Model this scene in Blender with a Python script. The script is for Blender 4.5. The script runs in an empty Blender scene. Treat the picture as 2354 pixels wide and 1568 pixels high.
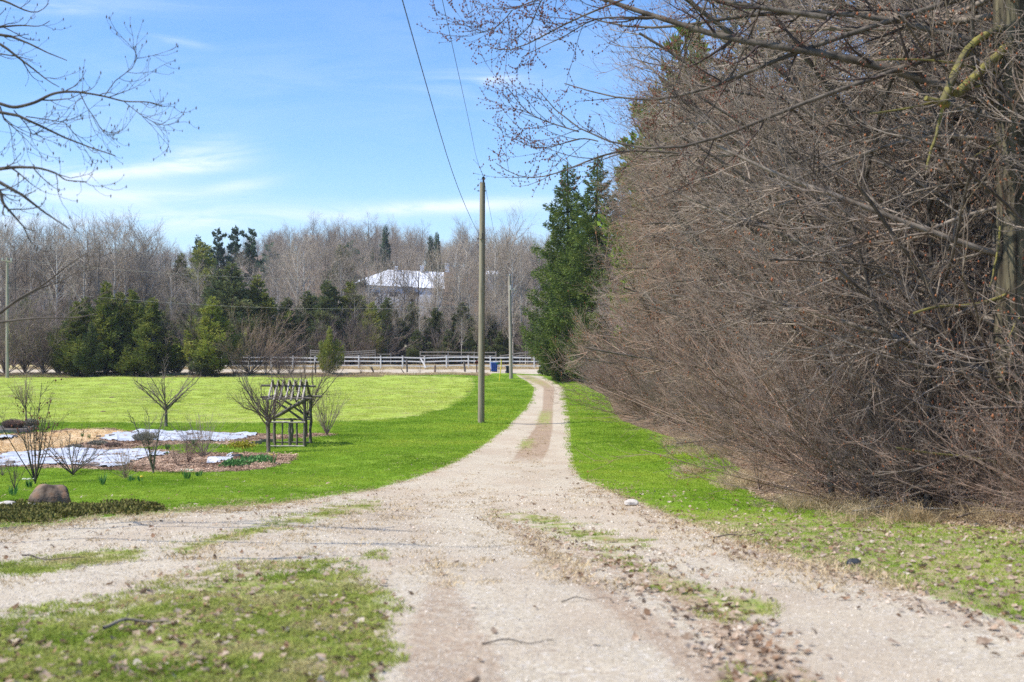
import bpy, math, numpy as np
from mathutils import Vector
R = math.radians
SC = bpy.context.scene
COL = SC.collection
# ---------------------------------------------------------------- camera, world, sun, exposure
CAMZ = 1.5
F = 2615.0            # focal length in the pixels the layout was measured in (picture 2354 x 1568)
cam = bpy.data.cameras.new("camera"); cam.lens = 40.0; cam.sensor_width = 36.0
cam.clip_start = 0.1; cam.clip_end = 6000
cam.dof.use_dof = True; cam.dof.focus_distance = 48.0; cam.dof.aperture_fstop = 2.4
co = bpy.data.objects.new("camera", cam); COL.objects.link(co)
co.location = (0, 0, CAMZ); co.rotation_euler = (R(90), 0, 0)
SC.camera = co
SC.cycles.use_denoising = False
SC.view_settings.view_transform = 'Standard'; SC.view_settings.look = 'None'
SC.view_settings.exposure = 0.68; SC.view_settings.gamma = 1.0
SUN = Vector((-0.60, -0.14, 0.85)).normalized()
sl = bpy.data.lights.new("sun", 'SUN'); sl.energy = 4.1; sl.angle = R(0.5); sl.color = (1.0, 0.95, 0.87)
so = bpy.data.objects.new("sun", sl); COL.objects.link(so)
so.rotation_euler = SUN.to_track_quat('Z', 'Y').to_euler(); so.location = (-30, 10, 60)
world = bpy.data.worlds.new("World"); SC.world = world; world.use_nodes = True

def build_world():
    nt = world.node_tree; N = nt.nodes; L = nt.links; N.clear()
    out = N.new('ShaderNodeOutputWorld'); bg = N.new('ShaderNodeBackground')
    sky = N.new('ShaderNodeTexSky'); sky.sky_type = 'NISHITA'; sky.sun_disc = False
    sky.sun_elevation = math.asin(SUN.z); sky.sun_rotation = math.atan2(SUN.x, SUN.y)
    sky.air_density = 1.0; sky.dust_density = 0.3; sky.ozone_density = 2.5
    hs = N.new('ShaderNodeHueSaturation'); hs.inputs['Saturation'].default_value = 1.25
    hs.inputs['Value'].default_value = 1.0
    L.new(sky.outputs[0], hs.inputs['Color'])
    tc = N.new('ShaderNodeTexCoord'); sp = N.new('ShaderNodeSeparateXYZ'); L.new(tc.outputs['Generated'], sp.inputs[0])
    def M(op, a, b=None, clamp=False):
        n = N.new('ShaderNodeMath'); n.operation = op; n.use_clamp = clamp
        for i, v in enumerate((a, b)):
            if v is None: continue
            if isinstance(v, (int, float)): n.inputs[i].default_value = v
            else: L.new(v, n.inputs[i])
        return n.outputs[0]
    ay = M('MAXIMUM', M('ABSOLUTE', sp.outputs[1]), 0.05)
    az = M('DIVIDE', sp.outputs[0], ay); el = M('DIVIDE', sp.outputs[2], ay)
    cb = N.new('ShaderNodeCombineXYZ'); L.new(az, cb.inputs[0]); L.new(el, cb.inputs[1])
    L.new(M('SIGN', sp.outputs[1]), cb.inputs[2])
    mp = N.new('ShaderNodeMapping'); mp.inputs['Scale'].default_value = (7, 42, 1); mp.inputs['Rotation'].default_value = (0, 0, R(-4))
    L.new(cb.outputs[0], mp.inputs[0])
    n1 = N.new('ShaderNodeTexNoise'); n1.inputs['Scale'].default_value = 1.0; n1.inputs['Detail'].default_value = 8
    n1.inputs['Roughness'].default_value = 0.62; n1.inputs['Distortion'].default_value = 0.9
    L.new(mp.outputs[0], n1.inputs['Vector'])
    mp2 = N.new('ShaderNodeMapping'); mp2.inputs['Scale'].default_value = (2.2, 7, 1); mp2.inputs['Location'].default_value = (3.1, 1.7, 0)
    L.new(cb.outputs[0], mp2.inputs[0])
    n2 = N.new('ShaderNodeTexNoise'); n2.inputs['Scale'].default_value = 1.0; n2.inputs['Detail'].default_value = 4
    L.new(mp2.outputs[0], n2.inputs['Vector'])
    tot = None
    for (x, y, sx, sy, amp, tilt) in [(465, 362, 105, 30, 1.0, 0.16), (250, 398, 190, 14, .65, 0.05), (210, 452, 330, 22, .75, -0.02),
                                (540, 428, 75, 14, .55, 0.15), (1040, 475, 210, 15, .8, 0.06), (120, 395, 170, 22, .6, 0.0),
                                (1240, 77, 26, 15, .7, 0.0), (1135, 184, 50, 9, .75, 0.1), (400, 92, 70, 8, .45, -.2),
                                (720, 490, 400, 22, .55, 0.03), (1090, 186, 120, 26, .3, 0), (250, 512, 420, 22, .6, 0), (60, 15, 330, 22, .35, 0)]:
        cx = (x - 1177) / F; cy = (784 - y) / F; sx /= F; sy /= F
        dx = M('SUBTRACT', az, cx); dy = M('SUBTRACT', M('SUBTRACT', el, cy), M('MULTIPLY', dx, tilt))
        q = M('ADD', M('POWER', M('DIVIDE', M('ABSOLUTE', dx), sx), 2.0), M('POWER', M('DIVIDE', M('ABSOLUTE', dy), sy), 2.0))
        g = M('MULTIPLY', M('POWER', 2.718, M('MULTIPLY', q, -1.0)), amp)
        tot = g if tot is None else M('ADD', tot, g)
    # faint cirrus everywhere, the denser wisps where they hang
    base = M('MULTIPLY', M('MULTIPLY', M('SUBTRACT', n2.outputs[0], 0.42, True), 1.3), M('SUBTRACT', 1.0, M('MULTIPLY', el, 2.5), True))
    cov = M('MULTIPLY', M('ADD', tot, base), M('MULTIPLY', M('SUBTRACT', n1.outputs[0], 0.33, True), 3.6, True), True)
    cov = M('MULTIPLY', M('MULTIPLY', cov, 0.8, True), M('GREATER_THAN', sp.outputs[2], 0.0))
    mx = N.new('ShaderNodeMix'); mx.data_type = 'RGBA'; L.new(cov, mx.inputs['Factor'])
    tint = N.new('ShaderNodeMix'); tint.data_type = 'RGBA'; tint.blend_type = 'MULTIPLY'; tint.inputs['Factor'].default_value = 1.0
    L.new(hs.outputs[0], tint.inputs['A']); tint.inputs['B'].default_value = (1.04, 1.08, 1.22, 1); L.new(tint.outputs['Result'], mx.inputs['A']); mx.inputs['B'].default_value = (6.4, 6.9, 7.9, 1)
    L.new(mx.outputs['Result'], bg.inputs['Color']); bg.inputs['Strength'].default_value = 0.115
    L.new(bg.outputs[0], out.inputs[0])
    return hs, mx
build_world()

# ---------------------------------------------------------------- helpers
rng = np.random.default_rng(7)

def link(o): COL.objects.link(o); return o
def tag(o, label=None, cat=None, group=None, kind=None):
    if label: o['label'] = label
    if cat: o['category'] = cat
    if group: o['group'] = group
    if kind: o['kind'] = kind
    return o
def empty(name, loc=(0, 0, 0), rz=0.0, **k):
    o = link(bpy.data.objects.new(name, None)); o.location = loc; o.rotation_euler = (0, 0, rz)
    o.empty_display_size = 0.2
    return tag(o, **k)
def obj(name, me, mats=None, parent=None, loc=None, rz=None, **k):
    o = link(bpy.data.objects.new(name, me))
    if mats is not None:
        for m in (mats if isinstance(mats, (list, tuple)) else [mats]):
            if len(me.materials) < len(mats if isinstance(mats, (list, tuple)) else [mats]): me.materials.append(m)
    if parent: o.parent = parent
    if loc is not None: o.location = loc
    if rz is not None: o.rotation_euler = (0, 0, rz)
    return tag(o, **k)
def copy_tree(o, parent=None):
    c = o.copy(); COL.objects.link(c); c.parent = parent
    for ch in list(o.children): copy_tree(ch, c)
    return c

def fast_mesh(name, V, Fc, smooth=True, midx=None):
    """V (n,3); Fc = list of face arrays (m,k), k = 3 or 4"""
    me = bpy.data.meshes.new(name)
    if not isinstance(Fc, list): Fc = [Fc]
    Fc = [f for f in Fc if len(f)]
    me.vertices.add(len(V)); me.vertices.foreach_set('co', np.asarray(V, np.float32).ravel())
    nl = sum(f.size for f in Fc); nf = sum(len(f) for f in Fc)
    me.loops.add(nl); me.polygons.add(nf)
    me.loops.foreach_set('vertex_index', np.concatenate([f.ravel() for f in Fc]).astype(np.int32))
    tot = np.concatenate([np.full(len(f), f.shape[1], np.int32) for f in Fc])
    st = np.concatenate([[0], np.cumsum(tot)[:-1]]).astype(np.int32)
    me.polygons.foreach_set('loop_start', st)
    try: me.polygons.foreach_set('loop_total', tot)
    except Exception: pass
    me.polygons.foreach_set('use_smooth', np.full(nf, smooth, bool))
    if midx is not None: me.polygons.foreach_set('material_index', midx.astype(np.int32))
    me.update(calc_edges=True)
    return me

def nrm(a): return a / np.maximum(np.linalg.norm(a, axis=-1, keepdims=True), 1e-9)

def tubes(P, Rd, S=3):
    """P (N,K,3) centre lines, Rd (N,K) radii -> V, quads"""
    N_, K, _ = P.shape
    T = nrm(np.gradient(P, axis=1))
    m = nrm(T.mean(axis=1))
    ref = np.where(np.abs(m[:, 2:3]) < 0.8, np.array([[0, 0, 1.0]]), np.array([[1.0, 0, 0]]))
    U = nrm(np.cross(T, ref[:, None, :])); W = np.cross(T, U)
    a = np.arange(S) * 2 * np.pi / S
    V = P[:, :, None, :] + Rd[:, :, None, None] * (np.cos(a)[None, None, :, None] * U[:, :, None, :] + np.sin(a)[None, None, :, None] * W[:, :, None, :])
    V = V.reshape(-1, 3)
    base = (np.arange(N_) * K * S)[:, None, None]; k = (np.arange(K - 1) * S)[None, :, None]; s = np.arange(S)[None, None, :]; s2 = (s + 1) % S
    Q = np.stack([base + k + s, base + k + s2, base + k + S + s2, base + k + S + s], -1).reshape(-1, 4)
    return V, Q

class MB:
    def __init__(s): s.V = []; s.F = {}; s.n = 0; s.midx = {}
    def add(s, V, Fc, mi=0):
        Fc = np.asarray(Fc); k = Fc.shape[1]
        s.F.setdefault(k, []).append(Fc + s.n); s.midx.setdefault(k, []).append(np.full(len(Fc), mi))
        s.V.append(np.asarray(V, float)); s.n += len(V); return s
    def tube(s, pts, r, S=8, mi=0, cap=True):
        P = np.asarray(pts, float)[None]; r = np.broadcast_to(np.asarray(r, float), (len(pts),))[None]
        V, Q = tubes(P, r, S); n0 = s.n; s.add(V, Q, mi)
        if cap:
            for end, flip in ((0, 1), (len(pts) - 1, 0)):
                c = len(pts) * S; ring = np.arange(S) + end * S
                Vc = np.vstack([V[ring], [np.asarray(pts[end], float)]])
                t = np.array([[i, (i + 1) % S, S] for i in range(S)])
                s.add(Vc, t[:, ::-1] if flip else t, mi)
        return s
    def box(s, c, d, mi=0, rz=0.0, M=None, taper=1.0):
        x, y, z = np.asarray(d) / 2.0
        v = np.array([[i * x * (taper if k < 0 else 1), j * y * (taper if k < 0 else 1), k * z] for k in (-1, 1) for j in (-1, 1) for i in (-1, 1)], float)
        if M is not None: v = v @ np.asarray(M).T
        if rz: ca, sa = math.cos(rz), math.sin(rz); v = v @ np.array([[ca, sa, 0], [-sa, ca, 0], [0, 0, 1]])
        f = np.array([[0, 2, 3, 1], [4, 5, 7, 6], [0, 1, 5, 4], [2, 6, 7, 3], [0, 4, 6, 2], [1, 3, 7, 5]])
        return s.add(v + np.asarray(c, float), f, mi)
    def beam(s, a, b, w, h, mi=0):
        a = np.asarray(a, float); b = np.asarray(b, float); t = nrm(b - a); up = np.array([0, 0, 1.0]) if abs(t[2]) < .9 else np.array([0, 1.0, 0])
        u = nrm(np.cross(up, t)); w2 = np.cross(t, u)
        return s.box((a + b) / 2, (np.linalg.norm(b - a), w, h), mi, M=np.stack([t, u, w2], 1))
    def log(s, a, b, r, seed=0, S=7, wob=.35, mi=0):
        g = np.random.default_rng(seed); a = np.asarray(a, float); b = np.asarray(b, float); t = np.linspace(0, 1, 7)[:, None]
        P = a + (b - a) * t + g.normal(0, r * wob * .45, (7, 3)) * np.sin(np.pi * t)
        rr = r * (1 + g.normal(0, .09, 7)); return s.tube(P, rr, S, mi)
    def build(s, name, mats, parent=None, smooth=False, loc=None, rz=None, **k):
        ks = sorted(s.F)
        me = fast_mesh(name, np.vstack(s.V), [np.vstack(s.F[q]) for q in ks], smooth, np.concatenate([np.concatenate(s.midx[q]) for q in ks]))
        return obj(name, me, mats, parent, loc, rz, **k)

# ---------------------------------------------------------------- materials
def ramp(N, stops):
    r = N.new('ShaderNodeValToRGB'); e = r.color_ramp.elements
    while len(e) < len(stops): e.new(0.5)
    for i, (p, c) in enumerate(stops): e[i].position = p; e[i].color = (*c, 1)
    return r
def mat(name, c1, c2=None, scale=8.0, rough=0.85, bump=0.0, spec=0.2, coord='Object', detail=4, stretch=None, c3=None, metal=0.0, rand=0.0, lo=.35, hi=.65, trans=0.0):
    m = bpy.data.materials.new(name); m.use_nodes = True; nt = m.node_tree; N = nt.nodes; L = nt.links
    b = N['Principled BSDF']; b.inputs['Roughness'].default_value = rough; b.inputs['Specular IOR Level'].default_value = spec
    b.inputs['Metallic'].default_value = metal
    if c2 is None: c2 = tuple(v * 0.8 for v in c1)
    tc = N.new('ShaderNodeTexCoord'); mp = N.new('ShaderNodeMapping')
    if coord == 'Position':
        g = N.new('ShaderNodeNewGeometry'); L.new(g.outputs['Position'], mp.inputs[0])
    else: L.new(tc.outputs[coord], mp.inputs[0])
    if stretch: mp.inputs['Scale'].default_value = stretch
    n = N.new('ShaderNodeTexNoise'); n.inputs['Scale'].default_value = scale; n.inputs['Detail'].default_value = detail
    L.new(mp.outputs[0], n.inputs['Vector'])
    st = [(lo, c1), (hi, c2)] if c3 is None else [(lo, c1), (0.5, c2), (hi + .05, c3)]
    r = ramp(N, st); L.new(n.outputs[0], r.inputs[0]); col = r.outputs[0]
    if rand:
        oi = N.new('ShaderNodeObjectInfo'); h = N.new('ShaderNodeHueSaturation'); mr = N.new('ShaderNodeMapRange')
        mr.inputs['To Min'].default_value = 1 - rand; mr.inputs['To Max'].default_value = 1 + rand
        L.new(oi.outputs['Random'], mr.inputs['Value']); L.new(mr.outputs[0], h.inputs['Value']); L.new(col, h.inputs['Color']); col = h.outputs[0]
    L.new(col, b.inputs['Base Color'])
    if bump:
        bp = N.new('ShaderNodeBump'); bp.inputs['Strength'].default_value = bump; bp.inputs['Distance'].default_value = 0.02
        n2 = N.new('ShaderNodeTexNoise'); n2.inputs['Scale'].default_value = scale * 3; n2.inputs['Detail'].default_value = 5; L.new(mp.outputs[0], n2.inputs['Vector'])
        L.new(n2.outputs[0], bp.inputs['Height']); L.new(bp.outputs[0], b.inputs['Normal'])
    if trans:
        t = N.new('ShaderNodeBsdfTranslucent'); L.new(col, t.inputs[0]); mx = N.new('ShaderNodeMixShader'); mx.inputs[0].default_value = trans
        L.new(b.outputs[0], mx.inputs[1]); L.new(t.outputs[0], mx.inputs[2]); L.new(mx.outputs[0], N['Material Output'].inputs[0])
    return m
MT = {}
MT['bark_grey'] = mat('bark_grey', (.12, .095, .072), (.28, .235, .19), 6, bump=.4, stretch=(1, 1, .3))
MT['bark_dark'] = mat('bark_dark', (.06, .05, .042), (.15, .125, .10), 7, bump=.4, stretch=(1, 1, .3))
MT['bark_ridged'] = mat('bark_ridged', (.035, .028, .02), (.10, .085, .055), 16, bump=1.0, stretch=(1, 1, .10), c3=(.19, .165, .10))
MT['bark_moss'] = mat('bark_moss', (.10, .085, .05), (.17, .15, .05), 6, bump=.6, c3=(.27, .235, .06))
MT['bark_pale'] = mat('bark_pale', (.42, .38, .32), (.60, .55, .48), 3, bump=.2, stretch=(1, 1, .3))
MT['twig_brown'] = mat('twig_brown', (.12, .08, .06), (.34, .25, .19), 1.2, c3=(.25, .15, .10), rand=.2)
MT['twig_near'] = mat('twig_near', (.055, .042, .032), (.34, .28, .225), 1.6, c3=(.18, .12, .085))  # light and dark tones carry highlights and canopy shade in the colour
MT['twig_rusty'] = mat('twig_rusty', (.08, .052, .038), (.40, .31, .235), 1.4, c3=(.30, .165, .11))
MT['twig_mauve'] = mat('twig_mauve', (.18, .135, .125), (.42, .345, .315), 1.0, c3=(.30, .22, .20))
MT['twig_grey'] = mat('twig_grey', (.31, .25, .185), (.52, .44, .345), .5, rand=.22)
MT['twig_wood'] = mat('twig_wood', (.33, .265, .195), (.53, .445, .35), .1, rand=.25)
MT['twig_drab'] = mat('twig_shrub', (.12, .09, .075), (.32, .255, .215), 1.5, rand=.25)  # muted brown twigs of shrubs, brush and fruit trees
MT['twig_red'] = mat('twig_red', (.20, .035, .03), (.33, .09, .07), 2)
MT['bud'] = mat('bud', (.10, .045, .035), (.25, .09, .05), 3)
MT['bud_rust'] = mat('bud_rust', (.28, .085, .04), (.36, .16, .07), 3)
MT['twig_sky'] = mat('twig_dark', (.04, .03, .028), (.10, .075, .065), 3)

# ---------------------------------------------------------------- terrain
PD = np.array([-300, -60, 0, 5.2, 9, 14, 22, 30, 42, 50, 70, 91, 110, 122, 128, 140, 160, 175, 200, 260, 330, 450, 700, 1000, 3000.])
PZ = np.array([1.5, 1.5, 1.5, 1.56, 1.84, 2.26, 2.85, 3.17, 3.48, 3.62, 3.85, 3.98, 3.75, 3.42, 3.34, 3.38, 3.1, 2.7, 1.6, -1.5, -5, -9, -22, -30, -30.])
def sst(a, b, x): t = np.clip((x - a) / (b - a), 0, 1); return t * t * (3 - 2 * t)
def zt(X, Y):
    X = np.asarray(X, float); Y = np.asarray(Y, float)
    # smooth version of the measured profile
    z = 0
    for dy, w in ((-.12, .25), (0, .5), (.12, .25)): z = z - w * np.interp(Y * (1 + dy), PD, PZ)
    u = X / np.maximum(Y, 20)
    hill = 18 * sst(250, 420, Y) * sst(-.27, -.19, u) * (1 - .35 * sst(-.06, .04, u)) * (1 - .2 * sst(500, 700, Y))
    far = 30 * sst(560, 900, Y) * (1 - .45 * sst(-.24, -.12, u))
    rise = .35 * sst(4.5, 8, X) * sst(8, 16, Y) * (1 - sst(90, 115, Y))
    nz = .035 * (np.sin(X * .9 + Y * .33) + np.sin(Y * .71 - X * .5 + 2)) * sst(3, 12, np.hypot(X, Y)) + .012 * np.sin(X * 4.1 + 1) * np.sin(Y * 3.3)
    bumpf = 1.5 * np.sin(X * .017 + 1) * np.sin(Y * .013) * sst(200, 400, Y)
    return CAMZ + z + hill + far + rise + nz + bumpf
def D2W(x, y):
    """ground point seen at layout pixel (x, y) (flat part, below the horizon)"""
    dx = (x - 1177) / F; dz = (784 - y) / F; lo, hi = 1.0, 150.0
    ys = np.linspace(2.0, 165, 2500); g = zt(dx * ys, ys) - (CAMZ + dz * ys); i = np.argmax(g > 0)
    if g[i] <= 0: i = len(ys) - 1
    t = g[i - 1] / (g[i - 1] - g[i]) if i > 0 else 0
    Y = ys[i - 1] + t * (ys[i] - ys[i - 1]); X = dx * Y
    return float(X), float(Y), float(zt(X, Y))
def at(x, y, Y): return np.array([(x - 1177) / F * Y, Y, CAMZ + (784 - y) / F * Y])
def on(x, Y): X = (x - 1177) / F * Y; return (float(X), float(Y), float(zt(X, Y)))
def proj(X, Y, Z):
    Yc = np.maximum(Y, .5); return 1177 + F * X / Yc, 784 - F * (Z - CAMZ) / Yc
def sdpoly(x, y, poly, ky=1.0):
    """signed distance in layout pixels (positive inside)"""
    P = np.asarray(poly, float); P = P * [1, ky]; y = y * ky
    d = np.full(x.shape, 1e9); ins = np.zeros(x.shape, bool)
    for a, b in zip(P, np.roll(P, -1, 0)):
        e = b - a; wx = x - a[0]; wy = y - a[1]; t = np.clip((wx * e[0] + wy * e[1]) / max(e @ e, 1e-9), 0, 1)
        d = np.minimum(d, np.hypot(wx - t * e[0], wy - t * e[1]))
        c = (a[1] <= y) != (b[1] <= y)
        with np.errstate(divide='ignore', invalid='ignore'):
            xi = a[0] + (y - a[1]) * e[0] / (e[1] if abs(e[1]) > 1e-9 else 1e-9)
        ins ^= c & (x < xi)
    return np.where(ins, d, -d)
POLY = dict(
 drive=[(1184, 861), (1215, 879), (1228, 891), (1224, 912), (1208, 940), (1163, 984), (1103, 1029), (1040, 1066), (960, 1096), (860, 1125), (640, 1157), (520, 1168), (390, 1178), (200, 1193), (100, 1207), (-400, 1245), (-2500, 1400),
        (-2500, 3500), (5000, 3500), (5000, 2200), (2700, 1540), (2360, 1437), (2200, 1388), (2000, 1322), (1850, 1283), (1700, 1240), (1560, 1190), (1440, 1143), (1335, 1100), (1322, 1075), (1312, 1029), (1312, 984), (1306, 940), (1297, 891), (1270, 877), (1245, 864)],
 strip=[(1190, 861), (1210, 873), (1240, 884), (1250, 892), (1247, 940), (1230, 984), (1200, 1026), (1160, 1070), (1200, 1100), (1245, 1080), (1262, 1029), (1270, 984), (1271, 940), (1274, 892), (1255, 878), (1214, 862)],
 weed1=[(1192, 861), (1225, 878), (1262, 888), (1235, 872), (1210, 861)], weed2=[(1243, 946), (1234, 972), (1262, 976), (1268, 946)],
 weed3=[(1200, 1012), (1195, 1028), (1218, 1030), (1226, 1010)], weed4=[(1130, 1180), (1190, 1200), (1320, 1240), (1500, 1262), (1500, 1250), (1360, 1215), (1230, 1178)],
 weed5=[(1330, 1262), (1420, 1290), (1480, 1330), (1560, 1380), (1640, 1425), (1720, 1440), (1800, 1392), (1720, 1370), (1620, 1345), (1520, 1310), (1440, 1270)],
 weed6=[(880, 1145), (760, 1165), (640, 1195), (470, 1240), (380, 1262), (430, 1268), (600, 1225), (740, 1195), (880, 1165)],
 weed7=[(-100, 1330), (0, 1322), (90, 1320), (170, 1305), (320, 1285), (330, 1262), (200, 1268), (90, 1282), (0, 1296), (-100, 1300)],
 patch=[(-400, 1500), (0, 1442), (250, 1395), (420, 1352), (560, 1316), (690, 1304), (800, 1322), (850, 1350), (905, 1400), (880, 1440), (900, 1500), (860, 1568), (860, 1750), (-600, 1900)],
 weed8=[(1600, 1590), (1660, 1545), (1720, 1535), (1880, 1560), (1900, 1600)], weed9=[(840, 1268), (890, 1268), (890, 1280), (840, 1280)],
 leafy=[(1120, 1175), (1220, 1250), (1330, 1310), (1460, 1370), (1560, 1440), (1640, 1520), (1700, 1640), (1980, 1640), (1880, 1520), (1780, 1430), (1640, 1350), (1500, 1275), (1320, 1225), (1200, 1175)],
 field=[(-3000, 862), (860, 862), (1082, 868), (1092, 885), (1075, 910), (1035, 937), (960, 955), (850, 966), (700, 971), (-3000, 973)],
 bed=[(-600, 1010), (0, 999), (60, 996), (150, 986), (217, 981), (273, 986), (300, 991), (420, 992), (594, 995), (640, 998), (720, 996), (790, 996), (760, 1003), (690, 1008), (600, 1016), (575, 1022), (500, 1024), (440, 1034), (395, 1044),
      (433, 1041), (500, 1040), (600, 1041), (687, 1045), (685, 1055), (633, 1072), (567, 1082), (483, 1085), (367, 1085), (267, 1080), (187, 1077), (95, 1074), (-600, 1078)],
 bedgrass=[(300, 1032), (400, 1022), (470, 1020), (540, 1022), (560, 1034), (440, 1040), (380, 1034)],
 straw=[(-200, 1000), (40, 1001), (150, 990), (217, 986), (273, 989), (300, 994), (225, 1011), (180, 1021), (110, 1036), (-200, 1048)],
 cover=[(-300, 1166), (0, 1167), (60, 1163), (180, 1167), (300, 1162), (385, 1172), (320, 1178), (200, 1186), (100, 1200), (-300, 1215)],
 hedge=[(1325, 872), (1345, 885), (1400, 915), (1412, 950), (1430, 968), (1520, 998), (1640, 1035), (1700, 1075), (1690, 1110), (1760, 1150), (1900, 1172), (2100, 1195), (2360, 1215), (4000, 1450), (4000, 858), (1325, 858)],
 redtw=[(1330, 874), (1400, 905), (1420, 918), (1425, 905), (1380, 880)],
)
def ground():
    # rows dense where the camera looks, so that the lawn and drive edges come out fine
    zs = np.arange(3.2, 150, .02); ypx = 784 + F * (CAMZ - zt(0 * zs, zs)) / zs
    want = np.arange(1640, 842, -1.6); order = np.argsort(ypx); rows = np.interp(want, ypx[order], zs[order])
    Ys = np.concatenate([[-250, -120, -60, -30, -15, -8, -4, -1.5, 0, 1, 1.8, 2.4, 2.9], rows[rows > 3.1], np.geomspace(max(rows.max() + 1.5, 150), 2600, 90)])
    Ys = np.unique(np.round(Ys, 3)); Ys = Ys[np.concatenate([[True], np.diff(Ys) > .004])]
    us = np.arange(-.5, .5001, .0021); ext = np.geomspace(.504, 40, 60); us = np.concatenate([-ext[::-1], us, ext])
    w = np.maximum(Ys, 3.0)
    X = us[None, :] * w[:, None]; Y = np.repeat(Ys[:, None], len(us), 1)
    Z = zt(X, Y); x, y = proj(X, Y, Z); behind = Y < 3.0
    x = np.where(behind, 1177 + F * X / 3.0, x); y = np.where(behind, 1640, y)
    h = lambda p, s, k=1.0: np.clip(.5 + sdpoly(x, y, POLY[p], k) / s, 0, 1)
    sc = np.clip(40.0 / np.maximum(Y, 3), .35, 8)      # feather in pixels shrinks with distance
    sd = sdpoly(x, y, POLY['drive']); gravel = np.clip(.5 + sd / (16 * sc), 0, 1)
    strip = h('strip', 12) * (1 - .85 * sst(1015, 1090, y)); weed = np.zeros_like(x)
    for k in ('weed1', 'weed2', 'weed3'): weed = np.maximum(weed, .95 * h(k, 26))
    for pl_, am in (([(1010, 1270), (1090, 1380), (1160, 1500), (1200, 1640), (960, 1640), (900, 1540), (940, 1400)], .55), ([(430, 1255), (640, 1210), (900, 1165), (1090, 1120), (1120, 1140), (930, 1195), (660, 1245), (440, 1285)], .5), ([(1130, 1130), (1180, 1190), (1400, 1330), (1700, 1520), (1800, 1640), (1640, 1640), (1500, 1500), (1300, 1350), (1110, 1190)], .6), ([(1335, 1105), (1560, 1195), (2000, 1325), (2354, 1440), (2354, 1490), (1960, 1365), (1540, 1225), (1330, 1125)], .6)):
        strip = np.maximum(strip, am * np.clip(.5 + sdpoly(x, y, pl_) / 60, 0, 1))
    for k in ('weed4', 'weed5', 'weed6', 'weed7', 'weed8', 'weed9'): weed = np.maximum(weed, .70 * h(k, 40 if k in ('weed4', 'weed5', 'weed8') else 24))
    weed = np.maximum(weed, .86 * h('patch', 95))
    leaf = .75 * h('leafy', 90); leaf = np.maximum(leaf, .60 * h('patch', 120)); leaf = np.maximum(leaf, np.clip(.5 + (sdpoly(x, y, POLY['hedge'])) / (12 * sc), 0, 1))
    edge = np.exp(-(sd / (26 * np.minimum(sc, 2.2))) ** 2) * sst(1050, 1130, y) * .55; leaf = np.maximum(leaf, np.where(x > 1250, edge, edge * .35))
    leaf = np.where((x > 1330) & (y > 1080) & (sd < 0), np.maximum(leaf, .72 * sst(1090, 1220, y)), leaf)
    leaf = np.maximum(leaf, .8 * h('cover', 14))
    field = h('field', 8); bed = h('bed', 6, 2) * (1 - h('bedgrass', 8)); straw = h('straw', 10)
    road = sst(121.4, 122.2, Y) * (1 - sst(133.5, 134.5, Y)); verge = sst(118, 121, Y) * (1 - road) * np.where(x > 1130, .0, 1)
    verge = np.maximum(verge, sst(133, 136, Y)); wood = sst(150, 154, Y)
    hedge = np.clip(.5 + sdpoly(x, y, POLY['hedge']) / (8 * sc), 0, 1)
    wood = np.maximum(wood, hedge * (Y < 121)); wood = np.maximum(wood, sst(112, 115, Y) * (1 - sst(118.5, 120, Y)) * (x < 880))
    gravel = np.maximum(gravel * (Y < 123), road)
    nx, ny = len(us), len(Ys)
    idx = np.arange(nx * ny).reshape(ny, nx)
    Q = np.stack([idx[:-1, :-1], idx[:-1, 1:], idx[1:, 1:], idx[1:, :-1]], -1).reshape(-1, 4)
    V = np.stack([X, Y, Z], -1).reshape(-1, 3)
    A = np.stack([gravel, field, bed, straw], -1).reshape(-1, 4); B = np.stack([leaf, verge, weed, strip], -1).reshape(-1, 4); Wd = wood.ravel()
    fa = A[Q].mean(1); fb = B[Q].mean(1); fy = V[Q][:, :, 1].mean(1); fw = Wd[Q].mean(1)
    cls = np.zeros(len(Q), int)                               # 0 lawn
    cls[fa[:, 1] > .5] = 1; cls[fa[:, 2] > .5] = 2; cls[fb[:, 1] > .5] = 4; cls[fw > .5] = 5
    cls[(fa[:, 0] > .5)] = 3; cls[(fa[:, 0] > .5) & (fy > 120.8)] = 6; cls[(fy > 200)] = 7
    names = ['lawn', 'field', 'garden_bed', 'driveway', 'verge', 'woodland_floor', 'gravel_road', 'hillside']
    for c, n in enumerate(names):
        q = Q[cls == c]
        if not len(q): continue
        uq, inv = np.unique(q, return_inverse=True); me = fast_mesh(n, V[uq], inv.reshape(-1, 4), True)
        for an, arr in (('ma', A), ('mb', B), ('mc', np.stack([Wd, Wd, Wd, Wd], -1))):
            at_ = me.color_attributes.new(an, 'FLOAT_COLOR', 'POINT'); at_.data.foreach_set('color', arr[uq].astype(np.float32).ravel())
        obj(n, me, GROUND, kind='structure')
    return dict(X=X, Y=Y, x=x, y=y, us=us, Ys=Ys, gravel=gravel, leaf=leaf, weed=weed, field=field, bed=bed, wood=wood, straw=straw, verge=verge, strip=strip)

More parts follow.
